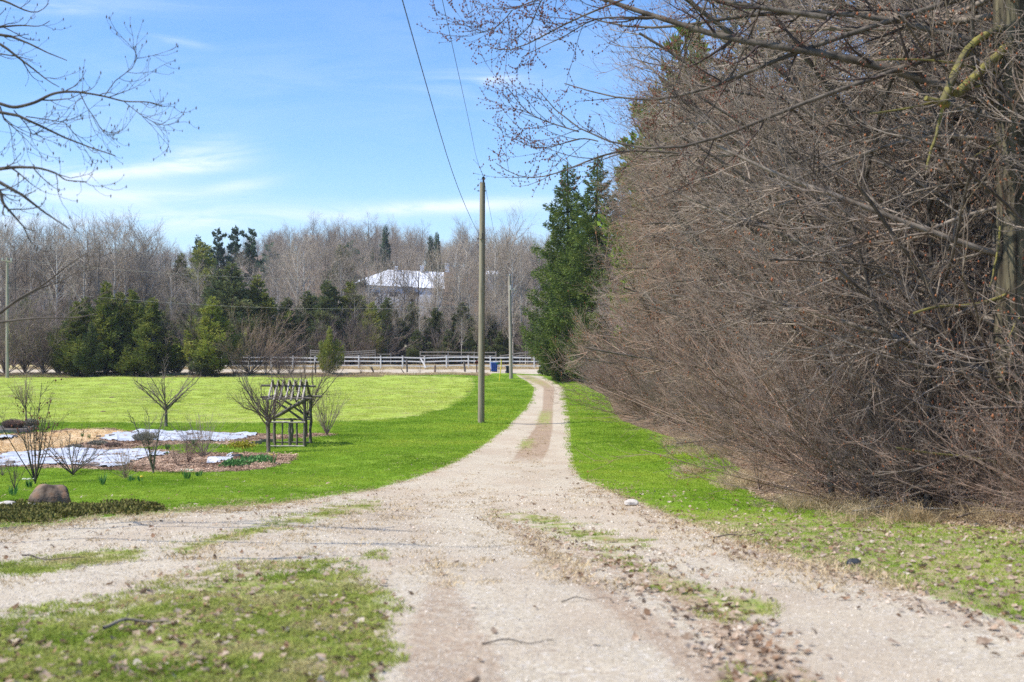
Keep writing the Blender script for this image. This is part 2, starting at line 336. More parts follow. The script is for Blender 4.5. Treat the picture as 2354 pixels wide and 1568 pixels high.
def ground_material():
    m = bpy.data.materials.new('ground'); m.use_nodes = True; nt = m.node_tree; N = nt.nodes; L = nt.links
    b = N['Principled BSDF']; b.inputs['Roughness'].default_value = .95; b.inputs['Specular IOR Level'].default_value = .05
    g = N.new('ShaderNodeNewGeometry'); pos = g.outputs['Position']
    def noise(scale, detail=4, stretch=None, rough=.55):
        n = N.new('ShaderNodeTexNoise'); n.inputs['Scale'].default_value = scale; n.inputs['Detail'].default_value = detail; n.inputs['Roughness'].default_value = rough
        if stretch:
            mp = N.new('ShaderNodeMapping'); mp.inputs['Scale'].default_value = stretch; L.new(pos, mp.inputs[0]); L.new(mp.outputs[0], n.inputs['Vector'])
        else: L.new(pos, n.inputs['Vector'])
        return n.outputs[0]
    def rp(v, *stops): r = ramp(N, stops); L.new(v, r.inputs[0]); return r.outputs[0]
    def mix(f, a, b_):
        x = N.new('ShaderNodeMix'); x.data_type = 'RGBA'
        if isinstance(f, float): x.inputs['Factor'].default_value = f
        else: L.new(f, x.inputs['Factor'])
        for s, v in (('A', a), ('B', b_)):
            if isinstance(v, tuple): x.inputs[s].default_value = (*v, 1)
            else: L.new(v, x.inputs[s])
        return x.outputs['Result']
    def mth(op, a, b_=None, clamp=False):
        n = N.new('ShaderNodeMath'); n.operation = op; n.use_clamp = clamp
        for i, v in enumerate((a, b_)):
            if v is None: continue
            if isinstance(v, (int, float)): n.inputs[i].default_value = v
            else: L.new(v, n.inputs[i])
        return n.outputs[0]
    def att(n):
        a = N.new('ShaderNodeAttribute'); a.attribute_name = n; s = N.new('ShaderNodeSeparateColor'); L.new(a.outputs['Color'], s.inputs[0])
        return s.outputs[0], s.outputs[1], s.outputs[2], a.outputs['Alpha']
    gravel, field, bed, straw = att('ma'); leaf, verge, weed, strip = att('mb'); wood = att('mc')[0]
    def thr(mask, nz, k=5.0, w=.5):      # ragged edge: the mask eaten by noise
        return mth('ADD', mth('MULTIPLY', mth('SUBTRACT', mth('ADD', mask, mth('MULTIPLY', mth('SUBTRACT', nz, .5), w)), .5), k), .5, True)
    nf = noise(28, 6, rough=.7); nm = noise(2.2, 5); nl = noise(.22, 4); nmid = noise(9, 4, rough=.65); nfine = noise(90, 3); blade = noise(45, 4, (1, .35, 1), .75)
    # grass
    lawn = mix(rp(blade, (.3, (0, 0, 0)), (.72, (1, 1, 1))), (.12, .215, .016), (.23, .36, .034))
    lawn = mix(rp(nl, (.40, (0, 0, 0)), (.62, (1, 1, 1))), lawn, mix(rp(nf, (.35, (0, 0, 0)), (.7, (1, 1, 1))), (.18, .27, .03), (.29, .38, .06)))
    fld = mix(rp(nf, (.3, (0, 0, 0)), (.7, (1, 1, 1))), (.27, .375, .05), (.41, .49, .10))
    fld = mix(rp(nm, (.58, (0, 0, 0)), (.72, (.65, .65, .65))), fld, (.47, .50, .16))
    fld = mix(rp(noise(.9, 3), (.66, (0, 0, 0)), (.72, (.8, .8, .8))), fld, (.14, .30, .02))
    c = mix(thr(field, nm, 4, .8), lawn, fld)
    band = mth('MULTIPLY', mth('MULTIPLY', field, mth('SUBTRACT', 1.0, field)), 4.0)
    c = mix(mth('MULTIPLY', mth('POWER', band, 2.0), rp(nm, (.4, (0, 0, 0)), (.6, (.75, .75, .75)))), c, (.46, .45, .20))
    # tan verge, mulch, straw, woodland litter
    tan = mix(rp(nm, (.35, (0, 0, 0)), (.65, (1, 1, 1))), (.42, .31, .15), (.52, .44, .25)); tan = mix(rp(noise(.6), (.5, (0, 0, 0)), (.65, (.7, .7, .7))), tan, (.30, .36, .10))
    c = mix(thr(verge, nm), c, tan)
    mul = mix(rp(noise(40, 4, (1, .6, 1), .8), (.3, (0, 0, 0)), (.7, (1, 1, 1))), (.20, .12, .07), (.66, .48, .33)); mul = mix(rp(noise(.8), (.45, (0, 0, 0)), (.6, (.75, .75, .75))), mul, (.20, .125, .085))
    st = mix(rp(noise(30, 5, (1, .5, 1), .8), (.3, (0, 0, 0)), (.7, (1, 1, 1))), (.42, .28, .15), (.80, .62, .40))
    mul = mix(thr(straw, nm), mul, st); c = mix(thr(bed, nmid, 6, .5), c, mul)
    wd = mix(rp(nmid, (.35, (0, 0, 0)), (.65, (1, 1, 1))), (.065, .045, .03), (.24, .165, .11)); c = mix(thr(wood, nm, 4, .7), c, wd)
    # gravel
    gr = mix(rp(nf, (.32, (0, 0, 0)), (.68, (1, 1, 1))), (.35, .29, .205), (.65, .57, .44))
    vo = N.new('ShaderNodeTexVoronoi'); vo.inputs['Scale'].default_value = 38; L.new(pos, vo.inputs['Vector'])
    hsv = N.new('ShaderNodeSeparateColor'); L.new(vo.outputs['Color'], hsv.inputs[0])
    gr = mix(rp(hsv.outputs[0], (.0, (.75, .75, .75)), (.12, (.0, 0, 0)), (.8, (0, 0, 0)), (1., (.65, .65, .65))), gr, mix(hsv.outputs[1], (.25, .21, .175), (.74, .70, .63)))
    gr = mix(rp(noise(.8, 4, (1, .5, 1)), (.42, (0, 0, 0)), (.62, (.55, .55, .55))), gr, (.42, .33, .24))
    gr = mix(rp(noise(6, 5, (.6, 1.6, 1), .7), (.60, (0, 0, 0)), (.70, (.7, .7, .7))), gr, (.24, .17, .12))
    strawy = mix(rp(nf, (.35, (0, 0, 0)), (.65, (1, 1, 1))), (.24, .165, .11), (.46, .345, .245)); gr = mix(mth('MULTIPLY', thr(strip, nmid, 3, .7), .9), gr, strawy)
    c = mix(thr(gravel, nmid, 5, .55), c, gr)
    wg = mix(rp(nf, (.35, (0, 0, 0)), (.65, (1, 1, 1))), (.14, .22, .03), (.30, .36, .08)); wg = mix(rp(nmid, (.38, (0, 0, 0)), (.58, (.85, .85, .85))), wg, (.40, .32, .18))
    c = mix(mth('MULTIPLY', thr(weed, noise(3.2, 5), 3.5, 1.6), gravel), c, wg)
    lf = mix(rp(nf, (.35, (0, 0, 0)), (.65, (1, 1, 1))), (.24, .155, .09), (.52, .40, .29))
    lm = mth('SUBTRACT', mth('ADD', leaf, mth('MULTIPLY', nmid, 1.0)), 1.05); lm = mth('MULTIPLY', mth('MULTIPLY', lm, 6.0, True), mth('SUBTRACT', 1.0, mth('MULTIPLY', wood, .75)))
    c = mix(mth('MULTIPLY', lm, .85), c, lf)
    L.new(c, b.inputs['Base Color'])
    bp = N.new('ShaderNodeBump'); bp.inputs['Strength'].default_value = .55; bp.inputs['Distance'].default_value = .03
    L.new(mth('ADD', nf, mth('MULTIPLY', nfine, .5)), bp.inputs['Height']); L.new(bp.outputs[0], b.inputs['Normal'])
    return m
GROUND = ground_material()
G = ground()
# ---------------------------------------------------------------- branch growth
def resample(pts, K):
    pts = np.asarray(pts, float); s = np.concatenate([[0], np.cumsum(np.linalg.norm(np.diff(pts, axis=0), axis=1))])
    t = np.linspace(0, s[-1], K)
    # smooth through the control points
    out = np.stack([np.interp(t, s, pts[:, i]) for i in range(3)], 1)
    for _ in range(2):
        o2 = out.copy(); o2[1:-1] = .25 * out[:-2] + .5 * out[1:-1] + .25 * out[2:]; out = o2
    return out

def spawn(g, P, Rd, n, L, K=5, t0=.15, t1=1.0, ang=(25, 60), rr=.6, wob=.12, bias=(0, 0, 0), up_end=(0, 0, 0), shrink=.6, rmin=.002, rmax=9, Lrand=.35, tipr=.35, side=None):
    """n children per parent; P (N,K0,3), Rd (N,K0). returns (M,K,3), (M,K)"""
    N_, K0, _ = P.shape; M_ = N_ * n
    par = np.repeat(np.arange(N_), n); t = t0 + (t1 - t0) * ((np.tile(np.arange(n), N_) + g.random(M_)) / n)
    f = t * (K0 - 1); i = np.minimum(f.astype(int), K0 - 2); fr = (f - i)[:, None]
    base = P[par, i] * (1 - fr) + P[par, i + 1] * fr; tan = nrm(P[par, i + 1] - P[par, i])
    r0 = (Rd[par, i] * (1 - fr[:, 0]) + Rd[par, i + 1] * fr[:, 0])
    q = g.normal(size=(M_, 3))
    if side is not None: q = q * np.array(side)
    q = q - (q * tan).sum(1, keepdims=True) * tan; q = nrm(q)
    a = np.radians(g.uniform(ang[0], ang[1], M_))[:, None]
    d = nrm(tan * np.cos(a) + q * np.sin(a))
    ln = L * (1 - shrink * t) * (1 + Lrand * g.uniform(-1, 1, M_))
    st = (ln / (K - 1))[:, None]; out = np.zeros((M_, K, 3)); out[:, 0] = base; bias = np.asarray(bias, float); up_end = np.asarray(up_end, float)
    for k in range(1, K):
        w = k / (K - 1)
        d = nrm(d + g.normal(0, wob, (M_, 3)) + bias * (1 - w) / K * 4 + up_end * w / K * 4)
        out[:, k] = out[:, k - 1] + d * st
    rb = np.clip(r0 * rr, rmin, rmax)
    rad = rb[:, None] * np.linspace(1, tipr, K)[None, :]
    return out, np.maximum(rad, rmin * .6)

def octas(g, C, r, stretch=1.5):
    n = len(C); r = (r * g.uniform(.6, 1.3, n))[:, None, None]
    a = np.array([[1, 0, 0], [0, 1, 0], [-1, 0, 0], [0, -1, 0], [0, 0, stretch], [0, 0, -stretch]], float)[None]
    V = (C[:, None, :] + a * r).reshape(-1, 3)
    f = np.array([[0, 1, 4], [1, 2, 4], [2, 3, 4], [3, 0, 4], [1, 0, 5], [2, 1, 5], [3, 2, 5], [0, 3, 5]])
    return V, (np.arange(n)[:, None, None] * 6 + f[None]).reshape(-1, 3)

def leaf_tris(g, C, D, ln, wd):
    """slim pointed leaves / sprays at C along D"""
    n = len(C); q = nrm(np.cross(D, g.normal(size=(n, 3)))); l = (ln * g.uniform(.6, 1.3, n))[:, None]; w = (wd * g.uniform(.7, 1.3, n))[:, None]
    V = np.stack([C, C + D * l * .5 + q * w, C + D * l, C + D * l * .5 - q * w], 1).reshape(-1, 3)
    return V, (np.arange(n)[:, None] * 4 + np.arange(4)[None])

def pack(name, parts, mi=None):
    """join (V, F) lists to one mesh"""
    Vs, F3, F4, m3, m4, n = [], [], [], [], [], 0
    for j, (V, Fc) in enumerate(parts):
        k = (mi[j] if mi else 0)
        if Fc.shape[1] == 3: F3.append(Fc + n); m3.append(np.full(len(Fc), k))
        else: F4.append(Fc + n); m4.append(np.full(len(Fc), k))
        Vs.append(V); n += len(V)
    Fl = []; ml = []
    if F3: Fl.append(np.vstack(F3)); ml.append(np.concatenate(m3))
    if F4: Fl.append(np.vstack(F4)); ml.append(np.concatenate(m4))
    return fast_mesh(name, np.vstack(Vs), Fl, True, np.concatenate(ml))

def trunk_line(g, H, r, K=14, lean=(0, 0), wob=.02, top=.15):
    z = np.linspace(0, H, K); P = np.zeros((K, 3)); P[:, 2] = z
    P[:, :2] += np.cumsum(g.normal(0, wob * H / K * 2, (K, 2)), 0) + np.outer(z / H, lean); P[0, :2] = 0
    t = z / H; rad = r * ((1 - t) ** .8 * (1 - top) + top); rad[0] *= 1.35
    return P[None], rad[None]

def deciduous(seed, H, r, style='wood', mats=('bark_grey', 'twig_wood'), buds=None, dens=1.0, lean=(0, 0), left=0.0):
    """returns list of (part name, mesh); every tree is trunk (with limbs) and crown (branches and twigs)"""
    g = np.random.default_rng(seed); T, TR = trunk_line(g, H, r, lean=lean, wob=.025 if style != 'thicket' else .04)
    n = lambda v: max(1, int(round(v * dens)))
    if style == 'front':           # tree of the wood's edge, pale limbs that show
        A = spawn(g, T, TR, n(22), H * .32, 7, .34, .97, (28, 60), .5, .10, (0, 0, .12), (0, 0, .12), .45, .030)
        B = spawn(g, *A, n(8), H * .15, 6, .2, 1, (20, 55), .6, .13, (0, 0, .1), (0, 0, .1), .4, .019)
        C = spawn(g, *B, n(6), H * .07, 4, .15, 1, (18, 55), .65, .14, (0, 0, .08), (0, 0, .1), .3, .011)
    if style == 'wood':            # tall forest-grown tree, fine ascending crown
        A = spawn(g, T, TR, n(24), H * .30, 7, .38, .98, (25, 55), .5, .09, (0, 0, .10), (0, 0, .12), .45, .012)
        B = spawn(g, *A, n(7), H * .13, 5, .2, 1, (20, 50), .55, .12, (0, 0, .1), (0, 0, .1), .4, .008)
        C = spawn(g, *B, n(7), H * .062, 4, .15, 1, (15, 50), .6, .14, (0, 0, .08), (0, 0, .1), .3, .006)
        tr, cr = [T, A], [B, C]; rest = (TR, A[1])
    elif style == 'open':          # broad round crown
        A = spawn(g, T, TR, n(18), H * .48, 8, .25, .95, (30, 65), .6, .10, (0, 0, .12), (0, 0, .14), .4, .015)
        B = spawn(g, *A, n(9), H * .19, 6, .15, 1, (20, 55), .55, .13, (0, 0, .06), (0, 0, .1), .4, .008)
        C = spawn(g, *B, n(9), H * .08, 4, .1, 1, (20, 60), .6, .14, (0, 0, .06), (0, 0, .1), .3, .0055)
    elif style == 'hedge':         # long arching limbs, drooping then turned up, many fine shoots
        A = spawn(g, T, TR, n(34), H * .42, 10, .07, .97, (55, 100), .48, .07, (-left * .35, 0, .02), (-left * .1, 0, -.02), .42, .02)
        A2 = spawn(g, T, TR, 8, H * .5, 10, .08, .8, (38, 75), .75, .09, (-left * .25, 0, .06), (-left * .1, 0, .02), .3, .035)
        A = (np.concatenate([A2[0], A[0]]), np.concatenate([A2[1], A[1]]))
        B = spawn(g, *A, n(11), H * .17, 7, .12, 1, (15, 50), .55, .10, (-left * .15, 0, -.04), (0, 0, .12), .45, .0085)
        C = spawn(g, *B, n(7), H * .075, 5, .1, 1, (15, 55), .6, .12, (0, 0, 0), (0, 0, .16), .35, .0052)
        D_ = spawn(g, *C, 2, H * .032, 3, .2, 1, (20, 60), .7, .12, (0, 0, 0), (0, 0, .2), .3, .0034)
    if style != 'wood': pass
    segs = [(T, TR, 10), (A[0], A[1], 5), (B[0], B[1], 3), (C[0], C[1], 3)] + ([(D_[0], D_[1], 3)] if style == 'hedge' else [])
    trunk = pack('trunk', [tubes(p, q, s) for p, q, s in segs[:2]])
    cp = [tubes(p, q, s) for p, q, s in segs[2:]]; mi = [0] * len(cp); ml = [MT[mats[1]]]
    if buds:
        last = segs[-1][0]; pick = last[:, 1:, :].reshape(-1, 3); k = min(len(pick), int(buds[1])); pick = pick[g.choice(len(pick), k, replace=False)]
        cp.append(octas(g, pick, buds[2])); mi.append(1); ml.append(MT[buds[0]])
    crown = pack('crown', cp, mi)
    trunk.materials.append(MT[mats[0]]); [crown.materials.append(x) for x in ml]
    return [('trunk', trunk), ('crown', crown)]

def shrub(seed, H, spread=.5, stems=10, mats=('twig_drab',), r=.012, sub=6, sub2=5, buds=None, up=.12, K=6, a0=(8, 42), t0=.25):
    g = np.random.default_rng(seed); T = np.zeros((1, 2, 3)); T[0, 1, 2] = H * .05; TR = np.full((1, 2), r * 2)
    A = spawn(g, T, TR, stems, H * 1.05, K, 0, 1, a0, .5, .07, (0, 0, 0), (0, 0, up), .0, r * .8, r * 1.2)
    A[0][:, :, :2] *= 1 + (spread - .5)
    B = spawn(g, *A, sub, H * .42, 5, t0, 1, (18, 48), .6, .1, (0, 0, .05), (0, 0, up), .45, r * .35)
    ps = [tubes(*A, 4), tubes(*B, 3)]; last = B
    if sub2: C = spawn(g, *B, sub2, H * .17, 4, .15, 1, (18, 50), .65, .12, (0, 0, 0), (0, 0, up), .35, r * .28); ps.append(tubes(*C, 3)); last = C
    mi = [0] * len(ps); ms = [MT[m] for m in mats]
    if buds:
        pk = last[0][:, 1:].reshape(-1, 3); k = min(len(pk), buds[1]); pk = pk[g.choice(len(pk), k, replace=False)]; ps.append(octas(g, pk, buds[2])); mi.append(1); ms.append(MT[buds[0]])
    me = pack('stems', ps, mi); [me.materials.append(m) for m in ms]
    return me

def conifer(seed, H, Rb, kind='cedar', n_br=150, n_leaf=9000, leaf=.22, wd=.05, mats=('bark_dark', 'cedar'), z0=.02, shape=1.0, ragged=.25):
    g = np.random.default_rng(seed); T, TR = trunk_line(g, H, H * .014 + .03, K=10, wob=.008)
    # branches
    t = z0 + (1 - z0) * (np.arange(n_br) + g.random(n_br)) / n_br * .985; az = g.uniform(0, 2 * np.pi, n_br) if kind != 'spruce' else (np.arange(n_br) * 2.39996 + g.normal(0, .25, n_br))
    env = (1 - t) ** shape * (1 - np.exp(-(t - z0 + .05) * 12)) if kind != 'pine' else (1 - t ** 2.2) ** .6 * (.5 + .5 * np.sin(t * 22) ** 2) * .9 + .08
    if kind == 'spruce': env = (1 - t) ** shape * (1 - np.exp(-(t + .02) * 5))
    bl = Rb * env * (1 + ragged * g.normal(0, 1, n_br)).clip(.35, 1.7) * (1 + .3 * np.sin(az * 3 + seed)) + .12
    K = 6; el0 = {'cedar': .7, 'spruce': .05, 'pine': .35}[kind]; P = np.zeros((n_br, K, 3)); zc = t * H
    P[:, 0, 2] = zc; P[:, 0, :2] = np.stack([np.interp(zc, T[0, :, 2], T[0, :, 0]), np.interp(zc, T[0, :, 2], T[0, :, 1])], 1)
    for k in range(1, K):
        w = k / (K - 1)
        el = {'cedar': el0 - .30 + .35 * w, 'spruce': (.35 * (t - .45)) - .35 + .75 * w * w + .1, 'pine': el0 - .1 * w}[kind] + g.normal(0, .12, n_br)
        d = np.stack([np.cos(az) * np.cos(el), np.sin(az) * np.cos(el), np.sin(el) * np.ones(n_br)], 1); P[:, k] = P[:, k - 1] + d * (bl / (K - 1))[:, None]
    rad = np.maximum(.006, .012 * bl)[:, None] * np.linspace(1, .35, K)[None]
    # foliage sprays: more toward the tips
    w = bl ** 1.4; bi = g.choice(n_br, n_leaf, p=w / w.sum()); s = g.random(n_leaf) ** .55; f = s * (K - 1); i = np.minimum(f.astype(int), K - 2); fr = (f - i)[:, None]
    C = P[bi, i] * (1 - fr) + P[bi, i + 1] * fr; tan = nrm(P[bi, i + 1] - P[bi, i]); sd = nrm(np.cross(tan, [0, 0, 1.0]))
    off = (1.02 - s * .75) * bl[bi] * {'cedar': .26, 'spruce': .24, 'pine': .2}[kind]; sg = g.normal(0, 1, n_leaf)
    C = C + sd * (sg * off * .75)[:, None]; C[:, 2] += g.normal(0, .10 if kind != 'cedar' else .2, n_leaf) * bl[bi] * .5 - (np.abs(sg) * off * .35 if kind == 'spruce' else 0)
    D = nrm(tan * .8 + sd * (np.sign(sg) * g.uniform(.2, 1.1, n_leaf))[:, None] + g.normal(0, .4, (n_leaf, 3)) + np.array([0, 0, {'cedar': .35, 'spruce': -.30, 'pine': .5}[kind]]))
    V, Q = leaf_tris(g, C, D, leaf, wd)
    trunk = pack('trunk', [tubes(T, TR, 8), tubes(P, rad, 3)]); crown = pack('crown', [(V, Q)])
    crown.polygons.foreach_set('use_smooth', np.zeros(len(crown.polygons), bool))
    trunk.materials.append(MT[mats[0]]); crown.materials.append(MT[mats[1]])
    return [('trunk', trunk), ('crown', crown)]

def foliage_mat(name, a, b, c, scale=.8):
    m = mat(name, a, b, scale, rough=.7, c3=c, rand=.12, spec=.15, coord='Object', detail=5, trans=.25); return m
MT['cedar'] = foliage_mat('cedar', (.095, .13, .030), (.18, .205, .045), (.30, .29, .07), .9)
MT['cedar_light'] = foliage_mat('cedar_light', (.16, .20, .04), (.29, .31, .06), (.42, .40, .09), 1.2)
MT['cedar_dark'] = foliage_mat('cedar_dark', (.085, .115, .045), (.14, .165, .060), (.20, .215, .08), .6)
MT['spruce'] = foliage_mat('spruce', (.055, .095, .022), (.115, .165, .035), (.22, .26, .055), 1.1)
MT['pine'] = foliage_mat('pine', (.055, .095, .028), (.095, .15, .040), (.16, .22, .06), .8)
MT['pine_far'] = foliage_mat('pine_far', (.06, .10, .055), (.10, .15, .08), (.14, .19, .10), .5)
MT['needle_bright'] = foliage_mat('needle_bright', (.08, .15, .015), (.15, .23, .02), (.24, .32, .04), 1.5)

def plant(name, parts, loc, rz=0, s=1.0, **k):
    """a tree as a thing: an Empty at its foot, one child per part"""
    e = empty(name, loc, rz, **k); e.scale = (s, s, s) if isinstance(s, (int, float)) else s
    for n, me in parts: obj(n, me, None, e)
    return e

def scatter(name, protos, pts, rot, scl, pid, **k):
    """stuff: one object whose points carry instances"""
    me = bpy.data.meshes.new(name); me.vertices.add(len(pts)); me.vertices.foreach_set('co', np.asarray(pts, np.float32).ravel())
    a = me.attributes.new('rot', 'FLOAT_VECTOR', 'POINT'); a.data.foreach_set('vector', np.asarray(rot, np.float32).ravel())
    a = me.attributes.new('scl', 'FLOAT', 'POINT'); a.data.foreach_set('value', np.asarray(scl, np.float32))
    a = me.attributes.new('pid', 'INT', 'POINT'); a.data.foreach_set('value', np.asarray(pid, np.int32))
    o = obj(name, me, None, kind='stuff', **k)
    ng = bpy.data.node_groups.new(name + '_nodes', 'GeometryNodeTree'); N = ng.nodes; L = ng.links
    ng.interface.new_socket('Geometry', in_out='INPUT', socket_type='NodeSocketGeometry'); ng.interface.new_socket('Geometry', in_out='OUTPUT', socket_type='NodeSocketGeometry')
    i = N.new('NodeGroupInput'); u = N.new('NodeGroupOutput'); j = N.new('GeometryNodeJoinGeometry'); ip = N.new('GeometryNodeInstanceOnPoints')
    for p in list(protos)[::-1]:      # joined geometry comes out last first
        po = bpy.data.objects.new(name + '_source', p); oi = N.new('GeometryNodeObjectInfo'); oi.inputs['Object'].default_value = po; oi.inputs['As Instance'].default_value = True
        L.new(oi.outputs['Geometry'], j.inputs[0])
    def na(n, t):
        x = N.new('GeometryNodeInputNamedAttribute'); x.data_type = t; x.inputs['Name'].default_value = n; return x.outputs['Attribute']
    er = N.new('FunctionNodeEulerToRotation'); L.new(na('rot', 'FLOAT_VECTOR'), er.inputs[0])
    L.new(i.outputs[0], ip.inputs['Points']); L.new(j.outputs[0], ip.inputs['Instance']); ip.inputs['Pick Instance'].default_value = True
    L.new(na('pid', 'INT'), ip.inputs['Instance Index']); L.new(er.outputs[0], ip.inputs['Rotation']); L.new(na('scl', 'FLOAT'), ip.inputs['Scale'])
    L.new(ip.outputs[0], u.inputs[0]); o.modifiers.new('scatter', 'NODES').node_group = ng
    return o
# ---------------------------------------------------------------- background woods
# far wood on the hillside: one mass
woodm = []
for sd_ in range(4):
    pr = deciduous(100 + sd_, 17, .2, 'wood', ('bark_grey', 'twig_wood'), dens=1.0)
    woodm.append(pr)
for sd_ in range(3): woodm.append(deciduous(110 + sd_, 13, .2, 'open', ('bark_grey', 'twig_wood'), dens=.95))
def joined(parts, name):
    """one mesh (materials kept) from the parts of a tree"""
    Vs, F3, F4, m3, m4, mats, n = [], [], [], [], [], [], 0
    for _, me in parts:
        nv = len(me.vertices); V = np.zeros(nv * 3, np.float32); me.vertices.foreach_get('co', V); Vs.append(V.reshape(-1, 3))
        npl = len(me.polygons); lt = np.zeros(npl, np.int32); me.polygons.foreach_get('loop_total', lt); vi = np.zeros(len(me.loops), np.int32); me.loops.foreach_get('vertex_index', vi)
        ls = np.zeros(npl, np.int32); me.polygons.foreach_get('loop_start', ls); mi = np.zeros(npl, np.int32); me.polygons.foreach_get('material_index', mi)
        for k, Fl, ml in ((3, F3, m3), (4, F4, m4)):
            s_ = ls[lt == k]
            if len(s_): Fl.append(vi[s_[:, None] + np.arange(k)[None]] + n); ml.append(mi[lt == k] + len(mats))
        mats += list(me.materials); n += nv
    Fl = []; ml = []
    if F3: Fl.append(np.vstack(F3)); ml.append(np.concatenate(m3))
    if F4: Fl.append(np.vstack(F4)); ml.append(np.concatenate(m4))
    me = fast_mesh(name, np.vstack(Vs), Fl, True, np.concatenate(ml)); [me.materials.append(m) for m in mats]; return me
wood_protos = [joined(p, 'far_tree') for p in woodm]
con_far = [joined(conifer(120, 17, 3.2, 'pine', 60, 2500, .7, .16, ('bark_dark', 'pine_far')), 'far_pine'), joined(conifer(121, 14, 2.6, 'cedar', 90, 3000, .55, .13, ('bark_dark', 'cedar_dark')), 'far_cedar')]
g = np.random.default_rng(11)
def wood_points(n, u0, u1, y0, y1, p=1.0):
    Y = y0 + (y1 - y0) * g.random(n) ** p; u = g.uniform(u0, u1, n); X = u * Y; return X, Y
sets = [(900, -.56, .45, 265, 480, 1), (500, -.50, .45, 480, 800, 1), (1300, -.50, .45, 800, 1050, 1.5), (330, -.60, .60, 176, 265, 1), (120, -.56, -.28, 176, 215, 1)]
Xs = []; Ys_ = []
for n_, a, b_, c_, d_, p_ in sets:
    X_, Y_ = wood_points(n_, a, b_, c_, d_, p_); Xs.append(X_); Ys_.append(Y_)
Xs = np.concatenate(Xs); Ys_ = np.concatenate(Ys_)
keep = ~((Ys_ > 276) & (Ys_ < 322) & (np.abs(Xs + 30) < 19)); keep &= ~((Ys_ > 190) & (Ys_ < 800) & (Xs / Ys_ < -.215) & (Xs / Ys_ > -.305))
Xs, Ys_ = Xs[keep], Ys_[keep]
n_ = len(Xs); pid = g.integers(0, 7, n_); con = g.random(n_) < np.where(Ys_ > 265, .03, .07); pid = np.where(con, 7 + g.integers(0, 2, n_), pid)
near = np.abs(Xs / Ys_ + .02) < .25
scl = g.uniform(.8, 1.12, n_) * np.where(Ys_ > 700, .85, 1)
# only under the crest in front of the arena is the wood lower, so that the roofs show
low = (Ys_ < 300) & (Xs / Ys_ > -.20) & (Xs / Ys_ < .0); scl = np.where(low, scl * .42, scl)
scatter('far_woods', wood_protos + con_far, np.stack([Xs, Ys_, zt(Xs, Ys_) - .3], 1), np.stack([g.normal(0, .04, n_), g.normal(0, .04, n_), g.uniform(0, 6.28, n_)], 1), scl, pid,
        label='dense bare hillside woodland closing the view behind the field and road', cat='woodland')

# dark tangle under the trees
brush = shrub(140, 3.2, .9, 30, ('twig_drab',), .03, 7, 5, a0=(5, 70))
n_ = 420; Y_ = g.uniform(151, 200, n_); X_ = g.uniform(-.5, .28, n_) * Y_
scatter('undergrowth', [brush, joined(conifer(141, 4, 1.8, 'cedar', 60, 2200, .5, .12, ('bark_dark', 'cedar_dark'), shape=.6), 'low_cedar')], np.stack([X_, Y_, zt(X_, Y_) - .1], 1), np.stack([0 * X_, 0 * X_, g.uniform(0, 6.28, n_)], 1), g.uniform(.7, 1.5, n_), (g.random(n_) < .25).astype(int),
        label='dark tangled undergrowth between the trunks of the wood', cat='undergrowth')
# trees of the wood's edge behind the white fence: each a thing
wood_tall = [deciduous(200 + i, 19, .23, 'front', ('bark_pale' if i != 2 else 'bark_grey', 'twig_grey'), dens=1.0) for i in range(4)]
wood_broad = [deciduous(210 + i, 17, .24, 'open', ('bark_grey', 'twig_grey'), dens=.95) for i in range(2)]
cedarA = [conifer(220 + i, 10, 2.4, 'cedar', 190, 20000, .30, .045, ('bark_dark', m_), shape=1.08, ragged=.34) for i, m_ in enumerate(('cedar', 'cedar', 'cedar_dark'))]

cedarL = conifer(225, 8, 2.1, 'cedar', 180, 17000, .24, .038, ('bark_dark', 'cedar_light'), shape=1.0)
sprA = conifer(226, 14, 2.3, 'spruce', 150, 9000, .42, .09, ('bark_dark', 'pine_far'), shape=.9)
pinA = [conifer(227 + i, 18, 3.4, 'pine', 80, 8000, .5, .10, ('bark_dark', 'pine_far'), z0=.35) for i in range(2)]
g = np.random.default_rng(5)
WOODGRP = 'bare trees of the wood behind the white fence'
# distinct tall bare trees: (x, Y, top pixel y, variant, label)
distinct = [
 (30, 172, 508, 0, 'pale-trunked bare tree behind the far left utility pole'), (112, 176, 500, 1, 'bare tree second from the left edge on the wooded skyline'),
 (205, 174, 494, 2, 'bare tree rising behind the leftmost green cedars, fine twiggy crown'), (268, 178, 490, 3, 'bare tree whose top twigs stand highest on the left skyline'),
 (330, 176, 500, 0, 'bare tree at the right shoulder of the left wood, before the skyline drops'), (368, 184, 532, 1, 'slender bare tree at the edge of the skyline gap on the left'),
 (585, 168, 615, 4, 'forked pale-trunked bare tree standing before the big dark cedar'), (637, 166, 600, 0, 'thin straight pale trunk rising right of the round bare shrub'),
 (683, 164, 560, 1, 'tall straight pale trunk between the arbor and the young cedar, seen over the fence'), (745, 168, 545, 2, 'leaning bare tree just above the small conical cedar'),
 (782, 167, 560, 3, 'pale bare tree just right of the small conical cedar'), (838, 168, 560, 5, 'broad bare tree in front of the left end of the white roof'),
 (905, 170, 575, 0, 'bare tree crossing the middle of the white roof'), (962, 169, 590, 5, 'dark-limbed bare tree in front of the right end of the white roof'),
 (1000, 164, 560, 2, 'straight bare trunk left of the tall utility pole, with fine grey crown'), (1048, 165, 545, 1, 'bare tree with the whitest trunk close left of the tall utility pole'),
 (1075, 170, 520, 3, 'tall bare tree touching the tall utility pole on its left side'), (1140, 166, 520, 0, 'bare tree between the two wooden utility poles'),
 (1162, 172, 500, 5, 'bare broad tree on the skyline between the utility poles'), (1196, 167, 545, 1, 'bare tree just right of the shorter utility pole')]
